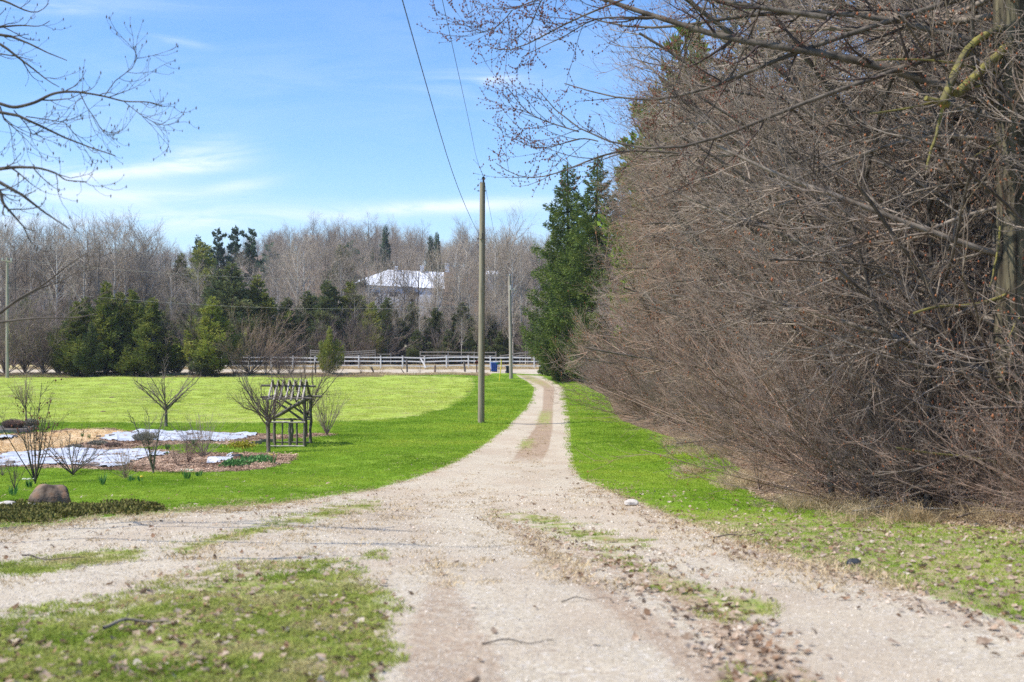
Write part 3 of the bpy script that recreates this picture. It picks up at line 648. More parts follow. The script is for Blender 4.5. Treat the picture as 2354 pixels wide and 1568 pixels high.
for x, Yd, ytop, v, lab in distinct:
    p = (wood_tall + wood_broad)[v]; h0 = 19 if v < 4 else 17; loc = on(x, Yd); top = CAMZ + (784 - ytop) / F * Yd; s = (top - loc[2]) / (h0 * 1.14)
    plant('bare_tree', p, loc, g.uniform(0, 6.28), (min(s, 1.05 * s), min(s, 1.0 * s), s), label=lab, cat='tree', group=WOODGRP)
n_more = 0
for i in range(44):
    x = -60 + 1330 * (i + g.random()) / 44; Yd = g.uniform(158, 178); loc = on(x, Yd)
    yt = np.interp(x, [0, 340, 380, 440, 600, 700, 800, 1000, 1200], [505, 505, 590, 610, 600, 560, 590, 590, 545]) + g.uniform(0, 50)
    s = (CAMZ + (784 - yt) / F * Yd - loc[2]) / 19.5
    plant('bare_tree', wood_tall[g.integers(0, 4)], loc, g.uniform(0, 6.28), (s * .9, s * .9, s), label='slender bare grey tree among its lookalikes in the wood behind the white fence', cat='tree', group='lookalike slender trees filling the wood behind the fence')
for i in range(46):     # whips at the wood's edge
    x = 560 + 720 * (i + g.random()) / 46; Yd = g.uniform(152, 160); s = g.uniform(.28, .52)
    plant('sapling', wood_tall[g.integers(0, 4)], on(x, Yd), g.uniform(0, 6.28), (s * .8, s * .8, s), label='thin bare sapling at the foot of the wood behind the fences', cat='sapling', group='thin saplings along the foot of the wood')
# evergreens: (x, Y, top y, kind, width scale, label)
ev = [
 (178, 117, 700, 'A', 1.15, 'leftmost green cedar of the hedge across the field'), (245, 118, 655, 'B', 1.0, 'tallest deep green cedar of the hedge across the field'),
 (305, 119, 672, 'A', 1.0, 'green cedar right of the tallest one in the field-edge hedge'), (352, 118, 690, 'B', 1.15, 'cedar with yellowish tips at the right end of the main hedge clump'),
 (212, 115, 745, 'C', .9, 'low dark cedar at the front foot of the hedge clump'), (400, 121, 755, 'C', .9, 'dark cedar mixed with grey shrubs at the field edge'),
 (488, 117, 690, 'L', 1.1, 'yellow-green conical cedar standing at the field edge left of the round bare shrub'), (470, 116, 800, 'C', 1.4, 'low spreading cedar base at the field edge'),
 (535, 150, 612, 'C', 1.25, 'big dark cedar rising behind the yellow-green conical cedar'), (590, 152, 640, 'A', 1.1, 'dark cedar forming the right half of the big pair over the round shrub'), (500, 154, 628, 'C', 1.1, 'dark cedar forming the left flank of the big pair'),
 (660, 153, 690, 'C', 1.2, 'dark cedar behind the thin pale trunk at the fence'), (705, 156, 675, 'C', 1.2, 'dark cedar behind the tall straight pale trunk'), (752, 155, 652, 'C', 1.2, 'dark cedar directly behind the small conical cedar'),
 (806, 156, 655, 'A', 1.2, 'cedar under the left end of the white roof'), (855, 153, 700, 'L', 1.0, 'pale-edged cedar at the fence below the white roof'), (893, 157, 690, 'C', 1.2, 'very dark cedar below the middle of the white roof'),
 (945, 158, 700, 'C', 1.2, 'dark cedar below the right end of the white roof'), (1000, 158, 712, 'C', 1.2, 'dark cedar well left of the tall pole behind grey rails'), (1060, 159, 700, 'C', 1.3, 'dark cedar just left of the tall utility pole'), (1128, 160, 720, 'C', 1.3, 'dark cedar between the two utility poles'), (1185, 160, 725, 'C', 1.3, 'dark cedar behind the shorter utility pole'),
 (1240, 160, 700, 'C', 1.3, 'dark cedar hidden behind the tall spruces at the drive'),
 (415, 185, 592, 'A', .8, 'narrow cedar high in the wood at the skyline gap'), (466, 215, 565, 'L', 1.0, 'round-topped olive evergreen below the row of pines'), (270, 120, 720, 'A', 1.0, 'shorter cedar between the two tallest in the field-edge hedge'), (165, 119, 760, 'B', 1.1, 'low green cedar at the left foot of the hedge clump'), (335, 116, 780, 'B', 1.1, 'low green cedar at the right foot of the hedge clump'), (290, 115, 800, 'A', 1.2, 'lowest cedar foliage in the middle of the hedge clump'), (620, 153, 730, 'C', 1.4, 'low dark cedar behind the left end of the fence'), (730, 152, 760, 'C', 1.5, 'low dark cedar left of the grey rails'), (960, 154, 760, 'C', 1.5, 'low dark cedar right of the small white box on a post'), (920, 156, 735, 'C', 1.4, 'low dark cedar behind the small white box on a post'), (1030, 155, 760, 'C', 1.5, 'low dark cedar behind the right grey rails'), (1095, 156, 750, 'C', 1.5, 'low dark cedar exactly behind the tall pole'), (1155, 156, 760, 'C', 1.5, 'low dark cedar left of the shorter pole'),
 (440, 190, 650, 'C', 1.3, 'dark cedar under the skyline gap'),
 (395, 170, 690, 'A', 1.3, 'cedar behind the grey hedge shrubs'), (788, 225, 572, 'C', 1.1, 'dark evergreen above the left end of the white roof'),
 (195, 121, 690, 'A', 1.0, 'cedar filling the gap right of the leftmost one in the hedge'), (275, 121, 678, 'B', 1.0, 'cedar filling the gap right of the tallest one in the hedge'), (330, 121, 700, 'C', 1.1, 'dark cedar behind the right half of the hedge clump'), (150, 122, 735, 'C', 1.1, 'dark cedar behind the left foot of the hedge clump'), (378, 121, 720, 'B', .9, 'last cedar of the clump before the dark hedge tree'),
 (60, 160, 690, 'C', 1.3, 'dark cedar in the wood beside the far left utility pole'), (120, 165, 700, 'C', 1.3, 'dark cedar between the far left pole and the hedge clump')]
for x, Yd, yt, k, w, lab in ev:
    p, h0 = {'A': (cedarA[0], 10), 'B': (cedarA[1], 10), 'C': (cedarA[2], 10), 'L': (cedarL, 8)}[k]; loc = on(x, Yd); s = (CAMZ + (784 - yt) / F * Yd - loc[2]) / h0
    plant('cedar_tree', p, loc, g.uniform(0, 6.28), (s * w * 1.5, s * w * 1.5, s * 1.04), label=lab, cat='tree', group='evergreens along the field and wood edge')
p_ = conifer(240, 5.0, 2.0, 'cedar', 140, 11000, .17, .03, ('bark_dark', 'cedar_light'), shape=1.35, z0=.0)
plant('young_cedar', p_, on(757, 119), 0, 1.0, label='small conical yellow-green cedar alone in front of the white fence', cat='tree')
for x, Yd, yt, v, lab in [(500, 240, 522, 0, 'left pine of the three dark pines on the skyline'), (541, 240, 520, 1, 'middle pine of the three dark pines on the skyline'), (579, 240, 522, 0, 'right pine of the three dark pines on the skyline')]:
    loc = on(x, Yd); s = (CAMZ + (784 - yt) / F * Yd - loc[2]) / 18.3; plant('pine_tree', pinA[v], loc, x, (s * .6, s * .6, s), label=lab, cat='tree', group='three pines on the skyline')
for x, Yd, yt, lab in [(456, 230, 540, 'dark pointed spruce left of the three skyline pines'), (886, 330, 516, 'dark spruce tip on the skyline above the white roof'), (1004, 330, 532, 'spruce tip on the skyline left of the tall utility pole'), (990, 325, 540, 'shorter spruce tip beside the one left of the tall pole')]:
    loc = on(x, Yd); s = (CAMZ + (784 - yt) / F * Yd - loc[2]) / 14; plant('spruce_tree', sprA, loc, x, (s * .8, s * .8, s), label=lab, cat='tree')
# shrubs and hedge growth at the field edge
bush_round = shrub(300, 4.6, .95, 40, ('twig_brown',), .03, 9, 7, a0=(8, 62), up=.05, t0=.3)
bush_dark = shrub(301, 4.2, .75, 22, ('twig_drab',), .028, 9, 7, a0=(5, 50))
bush_b = shrub(302, 4.0, .8, 26, ('twig_drab',), .024, 8, 6, a0=(5, 55))
def bush(me, x, Yd, s, lab, grp=None, name='bare_shrub', rz=None, cat='shrub'):
    e = obj(name, me, None, None, on(x, Yd), g.uniform(0, 6.28) if rz is None else rz, label=lab, cat=cat, group=grp); e.scale = (s, s, s) if isinstance(s, (int, float)) else s; return e
bush(bush_round, 576, 118, (1.0, 1.0, 1.12), 'round grey bare shrub with dark trunk at the field edge left of the young cedar')
dk = deciduous(310, 6.5, .2, 'open', ('bark_dark', 'twig_drab'), dens=.9)
plant('hedge_tree', dk, on(438, 117), 1.0, 1.05, label='dark crooked-trunked bare tree left of the conical yellow-green cedar', cat='tree')
plant('hedge_tree', dk, on(385, 118), 3.2, .95, label='dark bare hedge tree right of the main cedar clump', cat='tree')
HG = 'bare shrubs of the hedge along the far side of the field'
for x, s, lab in [(12, 1.5, 'bare hedge shrub at the left edge of the picture beyond the field'), (58, 1.7, 'bare hedge shrub in line above the small left fruit tree'), (100, 1.5, 'dense bare hedge shrub near the leftmost cedar'), (136, 1.6, 'bare hedge shrub touching the leftmost cedar'),
                  (-40, 1.7, 'bare hedge shrub just beyond the left edge'), (410, 1.1, 'grey twiggy shrub between the dark hedge trees'), (362, .9, 'low twiggy shrub at the foot of the right cedars'), (540, .62, 'small bare shrub right of the conical yellow-green cedar'), (640, .5, 'thin bare shrub on the verge left of the arbor roof line'), (668, .55, 'thin bare shrub on the verge above the arbor'), (612, .6, 'thin shrub on the verge just right of the round bare shrub')]:
    bush((bush_dark, bush_b)[int(x) % 2], x, 118 + (x % 3), s, lab, HG)
for x, s, lab in [(30, 1.9, 'tall thicket shrub behind the left hedge'), (90, 2.0, 'tall thicket shrub behind the hedge left of the cedars'), (820, 1.5, 'rounded twiggy shrub below the left end of the white roof'), (845, 1.3, 'small twiggy shrub beside the pale-edged cedar'), (775, 1.2, 'brown shrub at the grey rails behind the young cedar'), (720, 1.1, 'brown shrub behind the fence left of the young cedar'), (1230, 1.4, 'bare shrub behind the fence left of the driveway spruce')]:
    bush(bush_b, x, 151 if x > 200 else 140, s, lab, 'bare shrubs at the foot of the wood')
# ---------------------------------------------------------------- the tall hedgerow right of the drive
g = np.random.default_rng(31)
HM = ('twig_near', 'twig_near', 'twig_rusty', 'twig_rusty', 'twig_mauve', 'twig_mauve')
hedgeV = [deciduous(400 + i, 12.5, .16, 'hedge', ('bark_dark', HM[i]), (('bud', 2500, .010) if i < 2 else ('bud_rust', 6000, .013)), dens=1.15, left=.5) for i in range(6)]
HR = 'bare budding trees of the hedgerow beside the drive'
hedge_pos = [(7.9, 22.0, 'second bare tree along the hedgerow, close behind the big mossy trunk'), (10.2, 18.5, 'bare tree behind the big mossy trunk at the right edge'), (8.7, 26.0, 'bare tree where the near thicket meets the lawn corner'), (9.2, 29, 'bare tree above the tan grass clump of the hedgerow'),
 (8.8, 34.5, 'bare tree above the widest bay of the right lawn'), (9.4, 40, 'bare budding tree in the middle of the hedgerow, nearest the lawn'), (8.9, 46, 'bare budding tree past the middle of the hedgerow'), (9.3, 52, 'bare tree leaning over the dark shrub by the drive'), (9.6, 58.5, 'bare tree behind the dark shrub at the narrow lawn'),
 (10.6, 66, 'bare grey tree just before the red twigs'), (11.3, 74, 'bare grey tree above the red twigs'), (12.0, 82, 'bare grey tree past the red twigs'), (12.6, 90, 'last bare tree of the hedgerow beside the spruces')]
for i, (X, Y, lab) in enumerate(hedge_pos):
    s = g.uniform(.92, 1.08) * (1 if Y < 60 else 1.0); plant('hedgerow_tree', hedgeV[(0 if Y < 30 else 2 if Y < 60 else 4) + i % 2], (X, Y, float(zt(X, Y)) - .05), g.uniform(-.5, .5), (s, s, s * 1.05), label=lab, cat='tree', group=HR)
back = []
for i in range(22):
    X = 13.5 + 5.5 * (i % 3) + g.uniform(-1, 1); Y = 13 + i * 4.1 + g.uniform(-1, 1); s = g.uniform(1.0, 1.3)
    plant('hedgerow_tree', hedgeV[(i + 1) % 4 if Y < 70 else 4 + i % 2], (X, Y, float(zt(X, Y)) - .05), g.uniform(-.8, .8), s, label='bare tree deep in the hedgerow, hidden among others behind its front row', cat='tree', group='bare trees deep inside the hedgerow')
# evergreens standing in and behind the hedgerow
ceH = conifer(420, 17, 3.2, 'cedar', 150, 11000, .42, .09, ('bark_dark', 'needle_bright'), z0=.12, shape=.6)
ceD = conifer(421, 16, 3.4, 'cedar', 150, 10000, .42, .09, ('bark_dark', 'cedar_dark'), z0=.03, shape=.55)
piH = conifer(422, 17, 3.6, 'pine', 90, 9000, .36, .06, ('bark_dark', 'pine'), z0=.2)
for p, X, Y, s, lab in [(ceH, 10.3, 66, 1.28, 'light green evergreen reaching the sky out of the hedgerow'), (piH, 11.5, 55, 1.22, 'green pine crown showing through the upper twigs of the hedgerow'), (ceH, 8.9, 71, 1.1, 'light green evergreen whose tip shows above the far hedgerow'),
    (ceD, 16.5, 47, 1.1, 'dark evergreen behind the middle of the hedgerow'), (ceD, 17, 36, 1.1, 'dark evergreen behind the near half of the hedgerow'), (ceD, 16.5, 27, 1.1, 'dark evergreen behind the thicket left of the mossy trunk'), (ceD, 14.5, 20.5, 1.1, 'dark evergreen directly behind the big mossy trunk'),
    (piH, 15, 40, 1.1, 'pine with bright needles deep in the hedgerow'), (ceD, 20, 60, 1.1, 'dark evergreen behind the far half of the hedgerow'), (ceD, 18, 85, 1.1, 'dark evergreen behind the end of the hedgerow'), (piH, 12.6, 31, .75, 'low pine showing green needles among near twigs'), (ceD, 21, 30, 1.2, 'dark evergreen at the far right behind the thicket')]:
    plant('evergreen_tree', p, (X, Y, float(zt(X, Y)) - .05), X, s, label=lab, cat='tree', group='evergreens in the hedgerow')
spr = [conifer(430 + i, 20, 6.0, 'spruce', 300, 62000, .30, .042, ('bark_dark', 'spruce'), shape=.95, ragged=.3, z0=.0) for i in range(2)]
for x, Y, top, w, v, lab in [(1302, 106, 372, 1.0, 0, 'tall dark green spruce nearest the drive, its tip sharp against the sky'), (1372, 99, 352, .95, 1, 'second tall spruce behind the one nearest the drive'), (1432, 101, 392, .9, 0, 'third spruce tip half hidden by hedgerow twigs'), (1500, 103, 420, 1.0, 1, 'spruce wholly behind the hedgerow twigs')]:
    loc = on(x, Y); s = (CAMZ + (784 - top) / F * Y - loc[2]) / 20
    plant('spruce_tree', spr[v], loc, x * .01, (s * w, s * w, s), label=lab, cat='tree', group='spruces at the far end of the hedgerow')
plant('spruce_tree', conifer(433, 3.0, 1.5, 'spruce', 80, 3500, .28, .07, ('bark_dark', 'spruce'), z0=0), on(1262, 117), 0, .8, label='small spruce seedling beside the grey shrub at the road corner', cat='tree')
# shrub layer
shA = [shrub(440 + i, 3.0, .85, 48, ('twig_brown',), .013, 10, 6, buds=('bud_rust', 900, .010), a0=(4, 82), t0=.06) for i in range(3)]
shB = [shrub(444 + i, 2.6, .9, 44, ('twig_drab',), .012, 11, 7, a0=(4, 86), t0=.06) for i in range(2)]
fr = [(1330, 5.5, 15, 'x')]
edge_pts = [(2330, 1216), (2230, 1206), (2120, 1197), (2010, 1186), (1900, 1174), (1800, 1158), (1730, 1132), (1700, 1086), (1650, 1046), (1590, 1022), (1530, 1003), (1475, 985), (1435, 968), (1418, 950), (1408, 925)]
descr = ['right below the big mossy trunk', 'just left of the big mossy trunk', 'left of the mossy trunk, over pale dead branches', 'with rusty leaves under the hedgerow', 'above the leafy verge', 'over the tan grass clump', 'right behind the tan grass clump', 'at the inner corner of the lawn', 'behind the lawn corner', 'along the straight lawn edge', 'nearer the drive than the lawn corner', 'leaning out over the lawn edge', 'with dark stems over the bright lawn', 'with low twigs touching the lawn', 'just in front of the red twigs']
for i, (x, y) in enumerate(edge_pts):
    X, Y, Z = D2W(x, y); X += .9 + g.uniform(0, .4); s = g.uniform(.75, 1.15) * (.5 if i < 3 else .85 if i < 6 else 1.0)
    me = (shA + shB)[i % 5]; e = obj('hedgerow_shrub', me, None, None, (X, Y, float(zt(X, Y)) - .03), g.uniform(0, 6.28), label='bare twiggy shrub of the hedgerow ' + descr[i], cat='shrub', group='front shrubs of the hedgerow'); e.scale = (s, s, s)
for i in range(34):
    t = g.random(); X0, Y0, _ = D2W(*[a + (b - a) * t for a, b in zip(edge_pts[i % 14], edge_pts[i % 14 + 1])]); X = X0 + g.uniform(2.2, 5.5); Y = Y0 + g.uniform(-.5, 3); s = g.uniform(1.0, 1.5) * (.55 if Y < 17.5 else 1)
    e = obj('hedgerow_shrub', (shA + shB)[i % 5], None, None, (X, Y, float(zt(X, Y)) - .03), g.uniform(0, 6.28), label='bare shrub in the dense understory, behind the front shrubs of the hedgerow', cat='shrub', group='understory shrubs inside the hedgerow'); e.scale = (s, s, s * 1.1)
for i, (x, y, s, lab) in enumerate([(1428, 905, 1.0, 'bare shrub with reddish base next to the red twigs'), (1400, 890, 1.1, 'grey bare shrub above the red twigs'), (1345, 868, 1.25, 'grey bare shrub against the lower spruce'), (1275, 861, .8, 'grey bare shrub beside the road at the spruce foot')]):
    X, Y, Z = D2W(x, y); e = obj('hedgerow_shrub', bush_b if i else shB[0], None, None, (X + .9 * (i < 2), Y, Z), i, label=lab, cat='shrub'); e.scale = (s, s, s)
slim = [deciduous(460 + i, 6.5, .055, 'hedge', ('bark_dark', 'twig_near'), ('bud_rust', 500, .012), dens=.5, left=.3) for i in range(3)]
for i, (x, y, off, s, lab) in enumerate([(2240, 1206, 1.8, .9, 'slim dark-stemmed tree just left of the big mossy trunk'), (2170, 1200, 1.8, .9, 'slim dark-stemmed tree second left of the big mossy trunk'), (2085, 1192, 1.0, 1.1, 'slim dark-stemmed tree rising behind the pale dead branch'), (1985, 1184, .9, .9, 'slim dark-stemmed tree left of the pale dead branch'), (1890, 1172, .8, 1.0, 'slim dark-stemmed tree above the leafy verge'), (1800, 1156, .8, .85, 'slim dark-stemmed tree right of the tan grass clump'), (1690, 1078, 1.0, 1.0, 'slim dark-stemmed tree behind the tan grass clump'), (1600, 1026, .9, 1.0, 'slim dark-stemmed tree at the inner lawn corner'), (1520, 1000, .8, .9, 'slim dark-stemmed tree over the bay of the right lawn'), (1465, 982, .7, .9, 'slim dark-stemmed tree leaning over the lawn nearest the drive')]):
    X, Y, Z = D2W(x, y); plant('slim_tree', slim[i % 3], (X + off, Y, float(zt(X + off, Y)) - .05), i * .9 - .5, s, label=lab, cat='tree', group='slim dark-stemmed trees at the front of the hedgerow')
redm = shrub(450, 1.5, .8, 40, ('twig_red',), .012, 6, 3, a0=(3, 50))
for i, (x, y) in enumerate([(1352, 884), (1372, 893), (1392, 905), (1408, 916)]):
    X, Y, Z = D2W(x, y); obj('red_shrub', redm, None, None, (X + .5, Y, Z), i, label='red-stemmed shrub ' + ['farthest along the lawn edge, next to the spruce', 'second from the spruce end of the red row', 'third from the spruce end of the red row', 'nearest the camera of the red row'][i], cat='shrub', group='red-stemmed shrubs at the lawn edge')

# ---- the big mossy tree at the right edge, with the limbs that hang across the sky
def limb(pts, Y0, Y1, K=14): 
    pts = np.asarray(pts, float); t = np.linspace(0, 1, len(pts)); return resample([at(x, y, Y0 + (Y1 - Y0) * q) for (x, y), q in zip(pts, t)], K)
def grow_limbs(g, limbs, r0, r1, n1, L1, n2, L2, up, wob=.11, ang=(20, 60), K1=6, rmin=.003, n3=0, L3=.1, t0=.08, tipr=.3):
    P = np.stack(limbs); Rr = np.stack([(np.asarray(a) if np.ndim(a) else np.linspace(a, b, P.shape[1])) for a, b in zip(r0, r1)])
    B = spawn(g, P, Rr, n1, L1, K1, t0, 1, ang, .55, wob, (0, 0, 0), up, .45, rmin, tipr=tipr); C = spawn(g, *B, n2, L2, 5, .1, 1, (20, 60), .65, wob, (0, 0, 0), up, .3, rmin * .8)
    out = [(P, Rr, 6), (B[0], B[1], 4), (C[0], C[1], 3)]
    if n3: D_ = spawn(g, *C, n3, L3, 3, .2, 1, (25, 65), .7, wob, (0, 0, 0), up, .3, rmin * .7); out.append((D_[0], D_[1], 3))
    return out
TX, TY = on(2330, 14.4)[:2]; TZ = float(zt(TX, TY))
trP = resample([(TX + .05, TY, TZ - .1), (TX - .02, TY, TZ + 1.2), (TX + .03, TY, TZ + 4), (TX - .1, TY, TZ + 8), (TX + .1, TY + .2, TZ + 13)], 26); trR = np.interp(np.linspace(0, 1, 26), [0, .05, .5, 1], [.34, .25, .20, .06])
hook = lambda x, y, Y=14.3: (x, y)
L_ = []
key = [ # authored limbs (layout pixels), base first, then radius at base and tip, depth base and tip
 ([(2330, 120), (2150, 70), (1960, 25), (1719, 29), (1647, 49), (1575, 60), (1504, 69), (1446, 67), (1389, 57), (1318, 29)], .035, .007, 14.4, 17),
 ([(2330, 260), (2100, 170), (1900, 120), (1719, 99), (1632, 86), (1575, 57), (1518, 34), (1432, 21), (1366, 0), (1290, -60)], .05, .022, 14.4, 16.5),
 ([(2330, -40), (2100, 30), (1900, 95), (1719, 160), (1647, 206), (1575, 226), (1504, 236), (1446, 235), (1389, 226), (1341, 203), (1298, 192)], .034, .006, 14.4, 17),
 ([(2330, 60), (2100, 150), (1900, 215), (1719, 286), (1618, 343), (1547, 356), (1475, 349), (1412, 339), (1341, 315), (1309, 289), (1269, 259), (1246, 235), (1235, 204)], .032, .004, 14.4, 16.5),
 ([(1560, 352), (1418, 343), (1332, 378), (1275, 402), (1232, 413), (1183, 409), (1140, 375)], .013, .004, 15.5, 16.4),
 ([(1700, -60), (1500, -30), (1389, 17), (1303, 49), (1261, 77), (1218, 100), (1172, 124), (1140, 126), (1110, 99)], .016, .004, 15, 16.5),
 ([(1504, 40), (1361, 40), (1303, 83), (1246, 106), (1198, 133)], .010, .0035, 15.5, 16.5),
 ([(1300, -80), (1243, 0), (1218, 66), (1175, 94)], .009, .0035, 15.5, 16),
 ([(1420, -60), (1300, -30), (1235, 0), (1178, 23), (1126, 21), (1089, 6)], .011, .0035, 15.5, 16.5),
 ([(1178, 23), (1160, 45), (1143, 63), (1100, 80), (1060, 47)], .006, .003, 16.3, 16.5),
 ([(1330, 303), (1318, 299), (1246, 277), (1206, 255), (1168, 203)], .009, .0035, 16.0, 16.4),
 ([(1375, 325), (1338, 315), (1289, 332), (1246, 342), (1218, 339), (1189, 322)], .008, .0035, 16.0, 16.4),
 ([(1900, 40), (1700, 10), (1600, -10), (1500, -40)], .03, .012, 14.6, 16),
 ([(1640, -30), (1600, 60), (1575, 120), (1560, 180), (1530, 240)], .012, .004, 15.4, 15.8),
 ([(1760, -10), (1720, 90), (1690, 160), (1640, 250), (1560, 330)], .014, .004, 15.2, 15.8),
 ([(2330, 330), (2150, 300), (1960, 360), (1800, 420), (1650, 520), (1560, 560)], .03, .006, 14.4, 16),
 ([(2330, 470), (2180, 500), (2000, 610), (1860, 660), (1720, 740), (1640, 760)], .032, .006, 14.4, 15.5),
 ([(2330, 420), (2200, 420), (2080, 440), (1930, 520), (1780, 610), (1680, 640)], .022, .005, 14.5, 15.4),
 ([(2354, 660), (2200, 720), (2060, 790), (1940, 830), (1800, 800), (1700, 770)], .028, .006, 14.4, 14.5),
 ([(2345, 900), (2200, 850), (2060, 830), (1950, 790), (1830, 740), (1750, 720)], .026, .005, 14.3, 13.6),
 ([(2345, 980), (2200, 950), (2080, 920), (1960, 860), (1850, 820)], .022, .005, 14.3, 13.8),
 ([(2330, 200), (2180, 260), (2040, 300), (1900, 350), (1760, 400)], .026, .006, 14.5, 15.2),
 ([(2330, 560), (2200, 600), (2040, 620), (1900, 700), (1760, 720)], .024, .006, 14.5, 15.0)]
gk = np.random.default_rng(77)
limbs = [limb(k[0], k[3], k[4]) for k in key]; P14 = limbs
segs = grow_limbs(gk, P14[:15], [k[1] * 1.3 for k in key[:15]], [k[2] * 1.3 for k in key[:15]], 11, .95, 4, .34, (0, 0, .14), n3=1, L3=.12, rmin=.0034)
seg2 = grow_limbs(gk, P14[15:], [k[1] for k in key[15:]], [k[2] for k in key[15:]], 12, 1.05, 6, .42, (0, 0, .14), n3=2, L3=.16, rmin=.0034)
# general growth of the same tree, to the left and behind, above the picture and to the right
A = spawn(gk, trP[None], trR[None], 40, 4.6, 10, .06, .98, (55, 100), .4, .07, (-.20, .40, .04), (-.05, 0, .05), .3, .012, .05)
kp = A[0][:, -1, 1] > TY + .3; A = (A[0][kp], A[1][kp])
B = spawn(gk, *A, 19, 1.9, 7, .12, 1, (15, 50), .5, .10, (-.08, 0, -.03), (0, 0, .12), .45, .005); C = spawn(gk, *B, 9, .85, 5, .1, 1, (15, 55), .6, .12, (0, 0, 0), (0, 0, .16), .35, .0036); D_ = spawn(gk, *C, 3, .32, 3, .2, 1, (20, 60), .7, .12, (0, 0, 0), (0, 0, .2), .3, .003)
tm = pack('trunk', [tubes(trP[None], trR[None], 18)]); tm.materials.append(MT['bark_ridged'])
lm = pack('limbs', [tubes(seg2[0][0], seg2[0][1], 6), tubes(segs[0][0], segs[0][1], 6), tubes(A[0], A[1], 5)], [0, 1, 0]); lm.materials.append(MT['bark_grey']); lm.materials.append(MT['bark_dark'])
last = np.concatenate([segs[2][0][:, 1:].reshape(-1, 3), segs[3][0][:, 1:].reshape(-1, 3), segs[1][0][:, 2:].reshape(-1, 3)]); last = last[gk.choice(len(last), min(len(last), 5200), replace=False)]
cm_ = pack('crown', [tubes(p, q, s) for p, q, s in segs[1:]] + [tubes(B[0], B[1], 3), tubes(C[0], C[1], 3), tubes(D_[0], D_[1], 3), octas(gk, last, .0105, 1.4)] + [tubes(p, q, s) for p, q, s in seg2[1:]], [1] * 3 + [0, 0, 0, 2] + [0] * 3)
[cm_.materials.append(MT[m]) for m in ('twig_near', 'twig_sky', 'bud')]
big = empty('mossy_tree', (TX, TY, TZ), label='big ridged tree with mossy limbs at the right edge, budding branches across the sky', cat='tree')
def under(parent, name, me, **k):
    o = obj(name, me, None, parent, **k); o.location = -Vector(parent.location); return o
under(big, 'trunk', tm); under(big, 'limbs', lm); under(big, 'crown', cm_)
mk = np.random.default_rng(5)
for pts, r0, r1, Y in [([(2330, 90), (2290, 130), (2235, 180), (2200, 215)], .055, .06, 14.0), ([(2320, 60), (2262, 78), (2222, 110), (2195, 160), (2180, 215), (2165, 240)], .045, .05, 13.9), ([(2180, 240), (2150, 232), (2128, 225)], .045, .03, 13.9), ([(2354, 185), (2300, 180), (2240, 198), (2180, 225), (2090, 250), (2000, 262)], .017, .010, 13.8),
                    ([(2320, 175), (2220, 150), (2130, 135), (2010, 140)], .018, .008, 14.0), ([(2168, 245), (2155, 300), (2140, 350), (2130, 390)], .022, .014, 13.9), ([(2354, 660), (2290, 690), (2230, 705), (2160, 700), (2100, 720)], .026, .014, 13.7), ([(2354, 720), (2330, 745), (2318, 780)], .012, .007, 13.6), ([(2340, 300), (2290, 330), (2240, 360)], .012, .006, 13.8),
                    ([(2290, 1062), (2220, 1050), (2130, 1040), (2060, 1030)], .014, .012, 13.9), ([(2300, 520), (2290, 600), (2275, 660)], .014, .010, 13.8)]:
    P_ = limb(pts, 14.36 if pts[0][0] > 2300 else Y, Y - .1, 10); MB().tube(P_ + mk.normal(0, .004, P_.shape), np.linspace(r0, r1, 10), 8).build('mossy_limb', MT['bark_moss'], big, smooth=True, loc=-Vector(big.location), label='limb thick with yellow-green moss')


# ---- tree out of the picture on the left, whose bare branches reach in
LT = at(-2100, 900, 11.5); LZ = float(zt(LT[0], LT[1])); 
lk = [([(-2100, 800), (-1000, 560), (-250, 330), (0, 236), (32, 250), (68, 268), (107, 307), (150, 322), (200, 336), (265, 358)], .040, .0045), ([(-60, 225), (0, 238), (32, 249), (82, 236), (118, 216), (143, 211), (179, 211), (222, 218), (243, 222), (286, 234), (343, 234), (372, 243)], .017, .0045),
 ([(240, 221), (265, 186), (304, 157), (316, 132), (306, 107)], .008, .003), ([(286, 234), (325, 265), (365, 288), (381, 281)], .007, .003), ([(183, 212), (200, 247), (218, 272), (232, 297), (254, 306), (272, 306)], .007, .003),
 ([(-2100, 500), (-900, 200), (-200, 90), (0, 72), (39, 75), (64, 93), (97, 123), (132, 143), (154, 139)], .022, .004), ([(-600, 200), (-150, 60), (0, 98), (46, 136), (86, 164), (107, 186), (136, 200)], .018, .004),
 ([(-2100, 850), (-900, 600), (-200, 430), (0, 393), (11, 393), (39, 422), (61, 465), (89, 493), (122, 515), (161, 527)], .026, .004), ([(-100, 410), (0, 388), (39, 384), (89, 386), (129, 397), (150, 415), (200, 418)], .016, .0035),
 ([(-150, 425), (0, 436), (7, 468), (36, 500), (57, 525), (79, 531)], .013, .003), ([(-2100, 980), (-900, 850), (-200, 765), (0, 741), (86, 730), (129, 721), (172, 743), (200, 740), (220, 722)], .034, .005),
 ([(-900, 850), (-150, 770), (0, 728), (17, 705), (51, 677), (86, 668), (114, 645), (160, 605), (200, 582)], .030, .004), ([(17, 705), (100, 660), (137, 648), (183, 622), (212, 614)], .009, .003), ([(150, 727), (160, 720), (200, 691), (237, 674), (272, 661)], .008, .003),
 ([(-600, 200), (-150, 10), (0, -5), (50, 22), (90, 35), (112, 8)], .016, .0035), ([(-300, 115), (0, 62), (50, 58), (95, 62), (115, 48)], .012, .003), ([(-250, 100), (0, 124), (40, 130), (75, 138)], .008, .003), ([(32, 254), (60, 285), (75, 310), (100, 300)], .007, .003), ([(0, 245), (10, 275), (40, 300), (55, 307)], .008, .003), ([(60, 268), (110, 275), (150, 282), (190, 330)], .007, .003)]
ll = []
